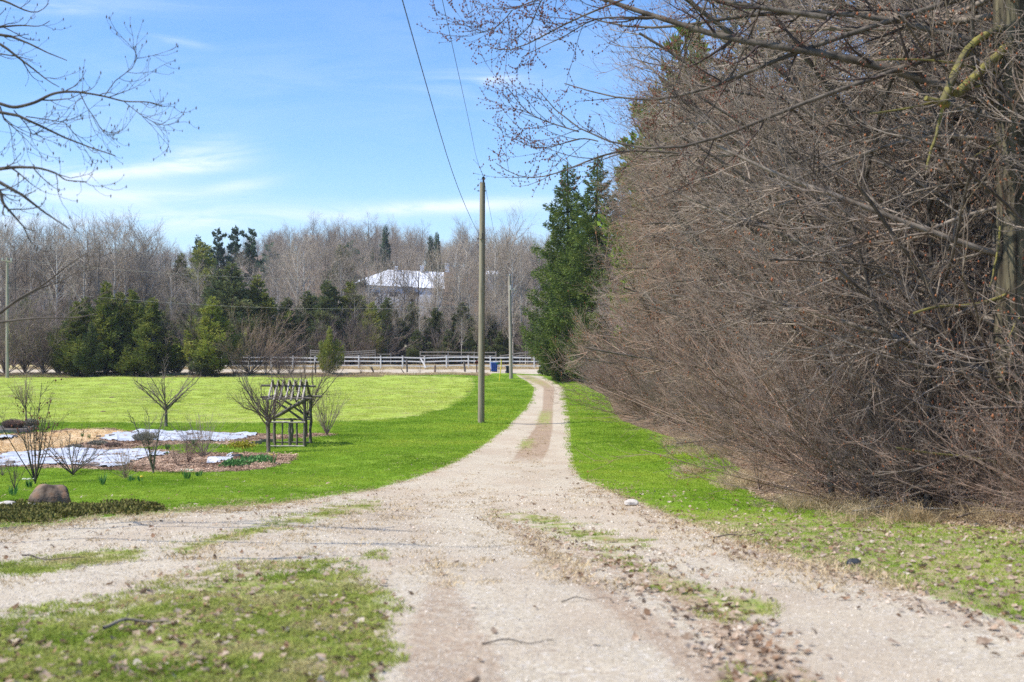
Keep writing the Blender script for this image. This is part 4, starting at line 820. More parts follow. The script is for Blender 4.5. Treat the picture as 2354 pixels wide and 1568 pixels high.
for k in lk:
    di = {5: 12.4, 6: 12.4, 7: 9.6, 8: 9.6, 9: 9.6, 10: 13.2, 11: 13.2, 12: 13.2, 13: 13.2, 14: 14.2, 15: 12.4, 16: 12.4}.get(len(ll), 10.9)
    dep = np.full(len(k[0]), di); dep[0] = 11.5 if k[0][0][0] < -1500 else di
    ll.append(resample([at(x, y, d) for (x, y), d in zip(k[0], dep)], 44))
def lrad(P, a, b):      # full width until in view, then tapering; width capped for fainter shadows
    x = 1177 + F * P[:, 0] / P[:, 1]; t = np.clip(x / max(x.max(), 60), 0, 1); return b * 1.15 + (min(a, .017) - b) * (1 - t) ** 1.2
for q_, P in enumerate(ll):     # unseen stretch bent crooked to break up the shadows it casts
    x_ = 1177 + F * P[:, 0] / P[:, 1]; w_ = sst(60, 500, -x_); s_ = np.linspace(0, 9, len(P)) + q_ * 1.7
    P[:, 1] += .45 * w_ * np.sin(s_ * 1.3); P[:, 2] += .28 * w_ * np.sin(s_ * 1.9 + 1)
sg = grow_limbs(gk, ll, [lrad(P, k[1], k[2]) for P, k in zip(ll, lk)], [0] * len(lk), 7, .55, 3, .20, (0, 0, .30), wob=.17, rmin=.003, K1=7, t0=.3, ang=(20, 50))
tl = resample([(LT[0], 11.5, LZ - .1), (LT[0] + .1, 11.5, LZ + 2), (LT[0] - .1, 11.5, LZ + 5), (LT[0], 11.6, LZ + 10)], 20); tlr = np.linspace(.24, .05, 20)
A = spawn(gk, tl[None], tlr[None], 16, 3.0, 8, .35, 1, (40, 80), .4, .1, (-.3, 0, 0), (0, 0, .1), .3, .01, .04); B = spawn(gk, *A, 8, 1.3, 6, .2, 1, (20, 50), .5, .14, (0, 0, 0), (0, 0, .2), .4, .004)
left = empty('overhanging_tree', (LT[0], 11.5, LZ), label='bare tree beyond the left edge whose dark branches reach into the sky', cat='tree')
lt = pack('trunk', [tubes(tl[None], tlr[None], 14)]); lt.materials.append(MT['bark_grey']); lb = pack('limbs', [tubes(*sg[0]), tubes(A[0], A[1], 5)]); lb.materials.append(MT['bark_dark'])
tips = np.concatenate([sg[1][0][:, -1], sg[2][0][:, -1]])
lc = pack('crown', [tubes(*q) for q in sg[1:]] + [tubes(B[0], B[1], 3), octas(gk, tips, .006, 3.0)]); lc.materials.append(MT['bark_dark'])
under(left, 'trunk', lt); under(left, 'limbs', lb); under(left, 'crown', lc)
# ---------------------------------------------------------------- poles and wires
MT['pole'] = mat('pole_wood', (.19, .16, .11), (.33, .285, .20), 9, bump=.7, stretch=(1, 1, .05), c3=(.25, .21, .15))
MT['pole_grey'] = mat('pole_grey', (.30, .25, .205), (.46, .40, .34), 9, bump=.5, stretch=(1, 1, .05))
MT['metal_dark'] = mat('metal_dark', (.03, .03, .035), (.06, .06, .065), 20, rough=.5)
MT['wire'] = mat('wire', (.035, .035, .04), (.06, .06, .065), 5, rough=.5)
MT['wire_pale'] = mat('wire_pale', (.28, .26, .24), (.4, .37, .34), 5, rough=.5)
MT['ceramic'] = mat('ceramic', (.5, .5, .5), (.62, .62, .6), 5, rough=.3)
MT['white_paint'] = mat('white_paint', (.82, .80, .77), (.70, .67, .63), 3, rough=.6)
MT['grey_wood'] = mat('grey_wood', (.22, .19, .165), (.38, .34, .30), 8, bump=.6, stretch=(1, 1, .2))
MT['brown_wood'] = mat('brown_wood', (.15, .10, .07), (.27, .20, .15), 8, bump=.6, stretch=(1, 1, .2))
MT['log_dark'] = mat('log_dark', (.085, .072, .058), (.20, .175, .145), 9, bump=.9, stretch=(1, 1, .15))
MT['log_lit'] = mat('log_lit', (.30, .265, .22), (.50, .45, .38), 9, bump=.9, c3=(.20, .17, .14))  # arbor log with sunlight put into its colour, for the camera side
def wire(name, pts, r, m, **k):
    P = resample(pts, 28); return MB().tube(P, r, 5).build(name, MT[m], smooth=True, **k)
X, Y, Z = D2W(1106, 972); PX, PY = X, Y
up = empty('utility_pole', (X, Y, Z), label='tall grey-green wooden utility pole standing on the lawn left of the drive', cat='utility pole')
ph = CAMZ + (784 - 420) / F * Y - Z
n = 24; pl = np.stack([np.linspace(0, .06, n), np.zeros(n), np.linspace(-.3, ph, n)], 1)
MB().tube(pl, np.linspace(.148, .118, n), 20).build('shaft', MT['pole'], up, smooth=True)
MB().box((.10, 0, ph + .02), (.07, .05, .22), M=None, taper=1.3).box((.10, 0, ph + .12), (.03, .03, .16)).build('bracket', MT['metal_dark'], up)
ins = MB()
for zz, rr in ((.14, .06), (.165, .085), (.19, .05), (.22, .07), (.25, .03)): ins.tube([(.10, 0, ph + zz), (.10, 0, ph + zz + .022)], rr, 12)
ins.build('insulator', MT['metal_dark'], up, smooth=True)
for zz, sx in ((-.36, -1), (-.36, 1), (-2.45, -1)):
    MB().tube([(.03 + sx * .10, -.0, ph + zz), (.03 + sx * .21, 0, ph + zz)], .014, 8).tube([(.03 + sx * .15, 0, ph + zz - .03), (.03 + sx * .15, 0, ph + zz + .035)], .012, 8).build('bolt', MT['metal_dark'], up)
MB().tube([(.06, -.13, ph - 2.2), (.06, -.15, ph - 2.45), (-.05, -.14, ph - 2.5)], .02, 8).build('cable_clamp', MT['metal_dark'], up)
topP = (PX + .10, PY, Z + ph + .26)
wire('overhead_wire', [topP, (PX + .02, 42, CAMZ + 6.75), (-1.25, 35, CAMZ + 6.42), (-1.25, 28, CAMZ + 6.28), (-1.25, 20.4, CAMZ + 6.12), (-1.3, 8, CAMZ + 6.1), (-1.5, -15, CAMZ + 6.6)], .006, 'wire', label='upper thin black wire running from the top of the tall pole overhead', cat='wire')
wire('overhead_wire', [(PX - .1, PY, CAMZ + (784 - 537) / F * PY), (-1.36, 41, CAMZ + 4.15), (-1.37, 31, CAMZ + 3.9), (-1.37, 24.3, CAMZ + 3.86), (-1.39, 19.2, CAMZ + 4.13), (-1.39, 14.3, CAMZ + 4.32), (-1.4, 5, CAMZ + 4.8), (-1.5, -8, CAMZ + 5.6)], .0075, 'wire', label='thicker black cable sagging to the side of the tall pole', cat='wire')
X2, Y2, Z2 = D2W(1174, 871)
u2 = empty('utility_pole', (X2, Y2, Z2), label='shorter pale grey utility pole at the end of the drive beside the bins', cat='utility pole')
h2 = CAMZ + (784 - 635) / F * Y2 - Z2; n = 16; pl = np.stack([np.linspace(.04, -.10, n), np.zeros(n), np.linspace(-.3, h2, n)], 1)
MB().tube(pl, np.linspace(.19, .13, n), 14).build('shaft', MT['pole_grey'], u2, smooth=True)
MB().tube([(-.1, 0, h2), (-.1, 0, h2 + .22)], .05, 8).tube([(-.1, 0, h2 + .1), (-.1, 0, h2 + .14)], .09, 10).build('insulator', MT['ceramic'], u2)
MB().tube([(0, -.12, h2 - 1.35), (.45, -.14, h2 - 1.25)], .035, 8).build('bracket_arm', MT['ceramic'], u2)
tt = np.linspace(0, 4 * np.pi, 40); MB().tube(np.stack([.42 + .14 * np.cos(tt), -.14 + .02 * tt / 6, h2 - 1.35 + .26 * np.sin(tt)], 1), .03, 6).build('cable_coil', MT['wire_pale'], u2, smooth=True)
MB().tube([(-.02, -.17, h2 - .9), (-.02, -.17, h2 - 1.35)], .05, 8).build('switch_box', MT['ceramic'], u2)
wire('overhead_wire', [topP, (PX + .35, 75, CAMZ + 6.2), (X2 - .6, 100, CAMZ + 5.9), (X2 - .1, Y2, Z2 + h2 + .1)], .008, 'wire', label='thin wire dropping from the tall pole to the shorter pole behind it', cat='wire')
X3, Y3, Z3 = on(17, 113)
u3 = empty('utility_pole', (X3, Y3, Z3), label='pale utility pole among the bare trees at the far left', cat='utility pole'); h3 = CAMZ + (784 - 592) / F * Y3 - Z3
MB().tube([(0, 0, -.3), (0, 0, h3 * .5), (0, 0, h3)], [.16, .15, .13], 12).build('shaft', MT['pole_grey'], u3, smooth=True)
MB().beam((-.55, -.1, h3 - .25), (.55, -.1, h3 - .45), .1, .12).build('cross_arm', MT['pole_grey'], u3)
for sx in (-.45, .45): MB().tube([(sx, -.1, h3 - .35), (sx, -.1, h3 - .05)], .06, 8).build('insulator', MT['ceramic'], u3)
MB().tube([(.1, -.1, h3 - 2.6), (.5, -.1, h3 - 2.55)], .05, 8).build('bracket_arm', MT['metal_dark'], u3)
for (dz, sag, lab) in ((0, 2.0, 'upper pale roadside wire crossing in front of the wood'), (-2.85, 2.1, 'lower pale roadside wire crossing in front of the wood')):
    a = np.array([X3, Y3, Z3 + h3 + dz - .1]); b = np.array([X2 - .1, Y2, Z2 + h2 + dz + .1]); t = np.linspace(0, 1, 15)[:, None]; P = a + (b - a) * t; P[:, 2] -= (sag * 4 * t * (1 - t))[:, 0] * .55
    wire('overhead_wire', P, .010, 'wire_pale', label=lab, cat='wire')
    c = np.array([X2 + 40, Y2 + 3, Z2 + h2 + dz - 1.5]); P = b + (c - b) * t; P[:, 2] -= (sag * 4 * t * (1 - t))[:, 0] * .45
    wire('overhead_wire', P, .010, 'wire_pale', label=lab.replace('crossing in front of the wood', 'running on right behind the spruces'), cat='wire')
    d = a + np.array([-30, -1, .5]); wire('overhead_wire', np.array([a, (a + d) / 2 - [0, 0, .4], d]), .010, 'wire_pale', label=lab.replace('crossing in front of the wood', 'leaving the picture at the left edge'), cat='wire')

# ---------------------------------------------------------------- roadside things
MT['bin_blue'] = mat('bin_blue', (.01, .085, .36), (.008, .06, .27), 6, rough=.45, spec=.4)
MT['bin_navy'] = mat('bin_navy', (.012, .03, .075), (.008, .02, .05), 6, rough=.45, spec=.4)
MT['bin_lid'] = mat('bin_lid', (.10, .22, .45), (.14, .28, .52), 6, rough=.35, spec=.5)
MT['rubber'] = mat('rubber', (.015, .015, .015), (.03, .03, .03), 10, rough=.8)
MT['yellow'] = mat('yellow_plastic', (.78, .66, .03), (.66, .55, .03), 3, rough=.5)
MT['rust_red'] = mat('rust_red', (.22, .05, .025), (.15, .04, .025), 10, rough=.6)
MT['green_sign'] = mat('green_sign', (.01, .12, .07), (.01, .10, .06), 4, rough=.5)
def wheelie(x, y, w, h, body, lid, label, mark=False):
    X, Y, Z = D2W(x, y); e = empty('wheelie_bin', (X, Y, Z), R(8), label=label, cat='bin')
    b = MB().box((0, 0, h * .5), (w, w * 1.05, h * .86), taper=.80)
    for sx in (-1, 1):
        for k in (-.3, 0, .3): b.box((sx * w * .1 * 0 + k * w, -w * .50, h * .5), (.03, .03, h * .6))
    b.box((0, 0, h * .925), (w * 1.08, w * 1.12, h * .05)); b.build('body', MT[body], e)
    l = MB().box((0, 0, h * .97), (w * 1.12, w * 1.2, h * .035)).box((0, .02, h * .995), (w * .9, w * .95, h * .03)); l.build('lid', MT[lid], e)
    MB().tube([(-w * .45, w * .62, h * .93), (w * .45, w * .62, h * .93)], .02, 8).build('handle', MT[body], e)
    for sx in (-1, 1): MB().tube([(sx * w * .44, w * .38, .13), (sx * w * .53, w * .38, .13)], .13, 16).build('wheel', MT['rubber'], e)
    MB().box((0, -w * .32, .035), (w * .72, .12, .07)).build('foot', MT['rubber'], e)
    if mark:
        t = np.linspace(.2, 5.2, 14); c = w * .05
        q = [(w * .22 + .055 * math.sin(a) * (1 if a < np.pi else -1) , -w * .52, h * .62 + .14 * math.cos(a / 2 * 1.0)) for a in t]
        MB().tube(q, .017, 6).build('white_mark', MT['white_paint'], e); MB().box((w * .22, -w * .51, h * .40), (.09, .012, .05)).build('white_mark', MT['white_paint'], e)
wheelie(1136, 855, .72, 1.06, 'bin_blue', 'bin_lid', 'bright blue wheeled bin standing at the roadside left of the yellow stake')
wheelie(1169, 858, .56, .78, 'bin_navy', 'bin_navy', 'smaller navy wheeled bin partly hidden by the shorter pole', True)
X, Y, Z = D2W(1148, 876); yb = np.array([(0, 0, 0), (.06, 0, .6), (.14, 0, 1.2), (.19, 0, 1.7), (.18, 0, 2.02)]); MB().tube(resample(yb, 10), .042, 8).build('marker_stake', MT['yellow'], smooth=True, loc=(X, Y, Z - .05), label='leaning yellow plastic marker stake on the lawn by the bins', cat='stake')
X, Y, Z = on(1144, 124); e = empty('address_sign', (X, Y, Z), label='small dark green sign blade between blue bin and yellow stake', cat='sign')
MB().box((.13, 0, .6), (.05, .04, 1.2)).build('post', MT['metal_dark'], e); MB().box((0, -.03, .98), (.30, .02, .17)).build('blade', MT['green_sign'], e)
X, Y, Z = on(1096, 122.5); e = empty('mailbox', (X, Y, Z), label='rust-red mailbox on a brown post left of the tall pole', cat='mailbox')
MB().box((0, 0, .55), (.14, .14, 1.15)).build('post', MT['brown_wood'], e)
b = MB().box((0, 0, 1.18), (.32, .5, .18)); b.tube([(0, -.25, 1.27), (0, .25, 1.27)], .155, 14).build('box', MT['rust_red'], e); MB().box((.19, .05, 1.36), (.02, .04, .14)).build('flag', MT['rust_red'], e)
# white fence
fe = empty('white_fence', (0, 137, 0), label='long white three-rail fence on the far side of the road', cat='fence')
xs = np.arange(-47.5, 14, 2.64); zz = zt(xs, 137 + 0 * xs)
for x, z in zip(xs, zz):
    MB().box((x, 0, z + .76), (.15, .15, 1.54)).box((x, 0, z + 1.55), (.19, .19, .05)).build('post', MT['white_paint'], fe)
for h in (1.36, .91, .37):
    for a, b, za, zb in zip(xs[:-1], xs[1:], zz[:-1], zz[1:]): MB().beam((a + .076, 0, za + h), (b - .076, 0, zb + h), .04, .15).build('rail', MT['white_paint'], fe)
for gi, (pts, hs, lab) in enumerate([([(714, 804.5), (792, 808), (863, 804)], (0, 4.5, 9.5), 'grey weathered rail fence behind the white fence near the young cedar'), ([(868, 813), (898, 813)], (0,), 'short low grey rail at the reddish brush behind the white fence'),
                                 ([(966, 808), (1030, 808), (1090, 809), (1140, 809)], (0, 8), 'long grey rail fence behind the white fence, left of and behind the tall pole'), ([(1150, 817), (1195, 810), (1250, 809)], (0, 6), 'grey rail fence rising behind the shorter pole'), ([(1213, 798), (1250, 797)], (0, 8), 'short grey rail fence beside the driveway spruce')]):
    Yf = 148.5 + gi * .7; e = empty('rail_fence', (0, Yf, 0), label=lab, cat='fence', group='grey rail fences behind the white fence'); w3 = [at(x, y, Yf) for x, y in pts]
    for w in w3:
        gz = float(zt(w[0], Yf)); MB().box((w[0], 0, (gz + w[2] + .06) / 2), (.14, .14, w[2] + .06 - gz)).build('post', MT['grey_wood'], e)
    for h in hs:
        for a, b in zip(w3[:-1], w3[1:]): MB().beam((a[0], -.09, a[2] - .08 - h * Yf / F), (b[0], -.09, b[2] - .08 - h * Yf / F), .04, .15).build('rail', MT['grey_wood'], e)
for i, (x, yb_, yt, w, lean, m, lab) in enumerate([(936, 855.3, 826.6, .20, -.03, 'log_dark', 'tallest weathered fence post at the roadside, below the small white box'), (999.8, 856, 840, .21, .02, 'brown_wood', 'short brown fence post in the roadside grass left of the tall pole'), (1069.5, 855, 830.6, .22, -.13, 'log_dark', 'leaning dark fence post just left of the mailbox'),
      (861, 859, 844, .17, -.5, 'log_dark', 'short dark fence post leaning hard to the left'), (930, 857, 848, .10, -.9, 'log_dark', 'small broken stake leaning at the foot of the tallest fence post'), (726, 861, 832, .17, -.05, 'log_dark', 'dark fence post at the left side of the young cedar')]):
    X, Y, Z = D2W(x, yb_); h = (yb_ - yt) / F * Y; MB().log((0, 0, -.1), (lean * h, 0, h), w / 2, i, 9, .2).build('fence_post', MT[m], smooth=True, loc=(X, Y, Z), label=lab, cat='post', group='old fence posts along the roadside')
X, Y, Z = D2W(966, 855); MB().tube([(0, 0, -.1), (0, 0, 1.45)], .022, 6).box((0, 0, 1.4), (.05, .03, .1)).build('metal_stake', MT['metal_dark'], loc=(X, Y, Z), label='thin dark metal stake at the roadside beside the slanting white rail', cat='stake')
a = at(967, 824, 135.6); b = at(979, 845, 135.4); MB().beam(a, b, .05, .16).build('fallen_rail', MT['white_paint'], label='white rail slanting down from the fence beside the metal stake', cat='rail')
X, Y, Z = on(932.5, 149.5); e = empty('nest_box', (X, Y, Z), label='small cream box on a thin post behind the white fence', cat='box')
zb = CAMZ + (784 - 796) / F * Y - Z; MB().tube([(0, 0, 0), (0, 0, zb)], .03, 6).build('post', MT['metal_dark'], e); MB().box((0, 0, zb + .05), (.24, .2, .26)).build('box', mat('cream', (.75, .66, .45), (.7, .6, .4), 3), e); MB().box((0, 0, zb + .20), (.3, .27, .04)).build('roof', MT['metal_dark'], e)
# white arena on the hill
MT['metal_roof'] = mat('metal_roof', (.86, .87, .90), (.76, .78, .82), 1.2, rough=.5)
MT['white_wall'] = mat('white_wall', (.68, .69, .70), (.60, .61, .63), .6, rough=.7)
YA = 300.0; A_ = lambda x, y, Y=YA: at(x, y, Y)
e = empty('riding_arena', (0, 0, 0), label='big building with a long white hipped roof behind the bare trees on the hill', cat='building')
rl, rr_ = A_(893, 620, 306), A_(1020, 626, 306); el_, er_ = A_(800, 653, 297), A_(1022, 664, 294); bl, br = A_(800, 640, 318), A_(1022, 640, 318); bl[2] = el_[2]; br[2] = er_[2]
roof = MB(); roof.add([el_, er_, rr_, rl], [[0, 1, 2, 3]]); roof.add([br, bl, rl, rr_], [[0, 1, 2, 3]]); roof.add([bl, el_, rl], [[0, 1, 2]]); roof.add([er_, br, rr_], [[0, 1, 2]])
for k in np.linspace(.04, .96, 17):
    p = rl + (rr_ - rl) * k; q = el_ + (er_ - el_) * (.40 + .58 * k); roof.beam(p + [0, -.05, .05], q + [0, -.05, .05], .08, .06)
roof.build('roof', MT['metal_roof'], e)
gz = 3.0; cs = [el_ + [.6, .5, -.1], er_ + [-.6, .5, -.1], br + [-.6, -.5, -.1], bl + [.6, -.5, -.1]]; wl = MB()
for a, b in zip(cs, cs[1:] + cs[:1]):
    a0, b0 = a.copy(), b.copy(); a0[2] = b0[2] = gz; wl.add([a0, b0, b, a], [[0, 1, 2, 3]])
wl.build('wall', MT['white_wall'], e)
for x in (860, 905, 950, 995):
    p = A_(x, 668, 295.2); MB().box(p + np.array([0, .05, -1.0]), (2.4, .12, 1.2)).build('window', MT['metal_dark'], e)
for x, y0, y1, w in ((911, 613, 622, .8), (970, 612, 624, .9), (1028, 607, 626, 1.1)):
    p0, p1 = A_(x, y1, 305.5), A_(x, y0, 305.5); MB().box((p0 + p1) / 2, (w, w, p1[2] - p0[2])).box(p1 + np.array([0, 0, .05]), (w * 1.3, w * 1.3, .12)).build('cupola', MT['metal_roof'], e)
sh = empty('white_shed', (0, 0, 0), label='scrap of a small white building seen between the two poles through the trees', cat='building')
p = A_(1132, 636, 300); MB().box(p + np.array([0, 0, -2]), (2.8, 3, 5.0)).build('wall', MT['white_wall'], sh); MB().add([p + [-1.7, -1.8, .45], p + [1.7, -1.8, .45], p + [1.7, 0, 1.5], p + [-1.7, 0, 1.5], p + [-1.7, 1.8, .45], p + [1.7, 1.8, .45]], [[0, 1, 2, 3], [3, 2, 5, 4]]).build('roof', MT['metal_roof'], sh)

# ---------------------------------------------------------------- garden
ar = empty('garden_arbor', D2W(658, 1028), label='rustic log arbor with crossed rafters and pickets beside the garden bed', cat='arbor')
AO = np.array(ar.location); f0, f1 = np.array(D2W(617.5, 1028)), np.array(D2W(698.5, 1029)); r0, r1 = np.array(D2W(631, 1021)), np.array(D2W(714, 1021.5))
f1[1] = f0[1] = (f0[1] + f1[1]) / 2; r0[1] = r1[1] = f0[1] + 1.25; r0[0] = (631 - 1177) / F * r0[1]; r1[0] = (714 - 1177) / F * r1[1]
zf = float(zt(f0[0], f0[1])); zr = float(zt(r0[0], r0[1])); zp = CAMZ + (784 - 917) / F * f0[1]     # plate height
def AL(name, a, b, r, m='log_dark', s=0, w=.35): return MB().log(np.array(a) - AO, np.array(b) - AO, r, s, 8, w).build(name, MT[m], ar, smooth=True)
def V3(p, z): return np.array([p[0], p[1], z])
for i, (p, z) in enumerate(((f0, zf), (f1, zf), (r0, zr), (r1, zr))): AL('post', V3(p, z - .05), V3(p, zp), .047, s=i)
dirx = f1 - f0
for i, t in enumerate((.20, .40, .60, .79)):
    p = f0 + dirx * t; AL('picket', V3(p, zf), V3(p, zf + .80), (.034, .03, .052, .032)[i], s=10 + i)
for i, t in enumerate((.48,)):
    p = r0 + (r1 - r0) * t; AL('picket', V3(p, zr), V3(p, zr + .84), .05, s=15 + i)
for (p, q, z) in ((f0, f1, zf), (r0, r1, zr)):
    AL('rail', V3(p, z + .82) - [.05, .03, 0], V3(q, z + .80) + [.02, -.03, 0], .030, 'log_lit' if z == zf else 'log_dark', 20, .6); AL('rail', V3(p, z + .06) - [0, .03, 0], V3(q, z + .05) + [0, -.03, 0], .025, 'log_lit' if z == zf else 'log_dark', 21)  # front rails get the painted sunlit tone, rear rails the dark one
    AL('brace', V3(p + (q - p) * .05, z + .88), V3(p + (q - p) * .97, zp - .04), .044, s=22); AL('brace', V3(p + (q - p) * .22, zp - .08) + [0, .06, 0], V3(q - (q - p) * .03, z + .84) + [0, .06, 0], .036, s=23)
ex = nrm(dirx[None])[0]
for (p, q, o1, o2) in ((f0, f1, .16, .22), (r0, r1, .46, .36)): AL('beam', V3(p, zp) - ex * o1, V3(q, zp + .01) + ex * o2, .038, s=30, w=.5)
mid0 = (f0 + r0) / 2; mid1 = (f1 + r1) / 2; zr_ = zp + .40; AL('ridge_beam', V3(mid0, zr_) - ex * .30, V3(mid1, zr_ - .03) + ex * .26, .036, s=31, w=.5)
for p, q in ((f0, r0), (f1, r1)): AL('beam', V3(p, zp + .05), V3(q, zp + .05), .034, s=32)
dep = (r0 - f0)
for i in range(7):
    t = .02 + .155 * i + .01 * math.sin(i * 3); pf = f0 + dirx * t; pr = pf + dep; m_ = pf + dep * .5
    d1 = V3(m_, zr_ + .03) - V3(pf, zp); AL('rafter', V3(pf, zp) - d1 * .10, V3(m_, zr_ + .03) + d1 * .30, .034, 'log_lit', 40 + i)  # front rafters painted as if sunlit
    d2 = V3(m_, zr_ + .03) - V3(pr, zp); AL('rafter', V3(pr + ex * .06, zp) - d2 * .10, V3(m_ + ex * .06, zr_ + .03) + d2 * .30, .036, 'log_dark', 50 + i)  # rear rafters painted dark, as the side out of the sun

def fruit_tree(seed, H, fork, spread, nl, r, mats=('bark_grey', 'twig_drab'), dens=1, lean=0.0, wide=1.0):
    g = np.random.default_rng(seed); K = 8; T = np.zeros((1, K, 3)); T[0, :, 2] = np.linspace(-.05, fork * 1.12, K); T[0, :, 0] = lean * np.linspace(0, 1, K); TR = np.linspace(r * 1.15, r * .8, K)[None]; TR[0, 0] *= 1.3
    A = spawn(g, T, TR, int(nl * 1.4), (H - fork) * 1.12, 9, .72, 1, (12, 52), .50, .09, (0, 0, 0), (0, 0, .13), 0, .006, Lrand=.2); A[0][:, :, :2] = T[0, -1, :2] + (A[0][:, :, :2] - T[0, -1, :2]) * wide
    B = spawn(g, *A, int(10 * dens), (H - fork) * .42, 6, .15, 1, (20, 50), .55, .13, (0, 0, .05), (0, 0, .14), .5, .0035); C = spawn(g, *B, int(5 * dens), (H - fork) * .13, 4, .15, 1, (20, 60), .65, .14, (0, 0, 0), (0, 0, .1), .3, .0026)
    tr = pack('trunk', [tubes(T, TR, 10), tubes(*A, 6)]); cr = pack('crown', [tubes(*B, 3), tubes(*C, 3)]); tr.materials.append(MT[mats[0]]); cr.materials.append(MT[mats[1]]); return [('trunk', tr), ('crown', cr)]
plant('fruit_tree', fruit_tree(501, 2.35, .95, 1, 9, .052, wide=1.0, dens=1.2), D2W(617.5, 1041), .4, 1.0, label='bare fruit tree standing directly in front of the log arbor', cat='tree')
plant('fruit_tree', fruit_tree(502, 2.35, .82, 1, 8, .062, wide=1.05), D2W(382, 982), 0, 1.0, label='bare vase-shaped fruit tree at the rear edge of the garden, before the field', cat='tree')
plant('fruit_tree', fruit_tree(503, 2.1, .55, 1, 8, .036, ('bark_grey', 'twig_brown'), wide=.62), D2W(60, 967), 0, 1.0, label='small upright bare fruit tree by the planter at the left', cat='tree')
plant('fruit_tree', fruit_tree(504, 2.75, .75, 1, 8, .05, ('bark_dark', 'twig_drab'), wide=1.0), D2W(704, 1005.5), 0, 1.0, label='bare fruit tree behind the log arbor, branches rising above its roof', cat='tree')
_sh = shrub
def shrub(seed, H, spread=.5, stems=10, mats=('twig_drab',), r=.012, *a, **k): return _sh(seed, H, spread, int(stems * 1.25), mats, r * 1.25, *a, **k)
def gshrub(name, me, x, y, rz, lab, s=1.0, cat='shrub', grp=None):
    X, Y, Z = D2W(x, y); e = obj(name, me, None, None, (X, Y, Z - .01), rz, label=lab, cat=cat, group=grp); e.scale = (s, s, s) if isinstance(s, (int, float)) else s; return e
GS = 'bare shrubs around the garden bed'
gshrub('bare_shrub', shrub(510, 1.3, .55, 22, ('twig_drab',), .007, 5, 3, a0=(6, 40)), 751, 1002, 0, 'fan-shaped bare shrub right of the log arbor', grp=GS)
gshrub('bare_shrub', shrub(511, 1.5, .42, 10, ('bark_dark', 'bud'), .011, 4, 4, buds=('bud', 60, .018), a0=(3, 30), t0=.45), 82, 1113, 0, 'tall dark-stemmed shrub with old seed heads just above the boulder', grp=GS)
gshrub('bare_shrub', shrub(512, .85, .8, 12, ('bark_dark',), .010, 5, 4, a0=(10, 55)), 168, 1092, 0, 'spreading dark bare shrub before the front white sheet', grp=GS)
gshrub('bare_shrub', shrub(513, .55, .8, 22, ('twig_brown',), .004, 4, 2, a0=(5, 55)), 288, 1100, 0, 'low pinkish twiggy shrub on the lawn below the bed', grp=GS)
gshrub('bare_shrub', shrub(514, 1.05, .7, 5, ('bark_grey',), .012, 7, 6, a0=(6, 34), t0=.3), 353, 1089, 0, 'small two-stemmed bare bush at the right end of the front white sheet', grp=GS)
gshrub('bare_shrub', shrub(515, .5, .7, 10, ('twig_brown',), .005, 4, 3, a0=(5, 45)), 408, 1071, 0, 'smallest bare shrub in the dark mulch', grp=GS)
gshrub('bare_shrub', shrub(516, .65, .6, 16, ('twig_brown', 'bud'), .006, 5, 3, buds=('bud', 60, .008), a0=(4, 38)), 433, 1065, 1, 'reddish bare shrub with a pale tag in the mulch', grp=GS)
gshrub('bare_shrub', shrub(517, .92, .75, 30, ('twig_grey',), .006, 3, 2, a0=(4, 55)), 467, 1053, 0, 'wide pale twiggy shrub in the middle of the bed', grp=GS)
gshrub('bare_shrub', shrub(518, .5, .5, 6, ('bark_dark',), .006, 4, 2, a0=(5, 30)), 34, 1127, 0, 'thin sapling-like shrub at the left above the boulder', grp=GS)
gshrub('bare_shrub', shrub(519, .35, .7, 10, ('twig_drab',), .004, 4, 2, a0=(5, 50)), 6, 1094, 0, 'tiny bare shrub at the left edge below the white sheet', grp=GS)
MT['lavender'] = mat('lavender', (.14, .135, .11), (.34, .33, .27), 25, c3=(.22, .19, .14)); MT['heather'] = mat('heather', (.19, .125, .10), (.34, .24, .19), 25)
def mound(seed, w, h, m, nst=900, extra=None):
    g = np.random.default_rng(seed); a = g.uniform(0, 6.28, nst); rr = np.sqrt(g.random(nst)); c = np.stack([rr * np.cos(a) * w * .42, rr * np.sin(a) * w * .30, 0 * a], 1)
    d = nrm(np.stack([np.cos(a) * rr * .8, np.sin(a) * rr * .6, 1.0 + 0 * a], 1) + g.normal(0, .12, (nst, 3))); l = h * (1 - .35 * rr ** 2) * g.uniform(.75, 1.1, nst)
    P = c[:, None, :] + d[:, None, :] * (l[:, None, None] * np.linspace(0, 1, 3)[None, :, None]); me = pack('mound', [tubes(P, np.full((nst, 3), .0035), 3)] + ([leaf_tris(g, P[:, 1:].reshape(-1, 3), nrm(g.normal(size=(nst * 2, 3)) + [0, 0, .6]), .03, .007)]), [0, 0]); me.materials.append(MT[m]); return me
gshrub('clipped_shrub', mound(520, .75, .30, 'lavender'), 333, 1013, 0, 'round grey-green mounded shrub on the rear white sheet')
gshrub('clipped_shrub', mound(521, .62, .17, 'lavender'), 225, 1024, 0, 'low grey heathery mound in the middle of the bed'); gshrub('clipped_shrub', mound(522, .55, .14, 'heather'), 262, 1027, 0, 'low brownish mound right of the grey heathery one')
gshrub('clipped_shrub', mound(525, .5, .12, 'lavender'), 172, 1030, 0, 'flat greyish mound left of the heathery ones')
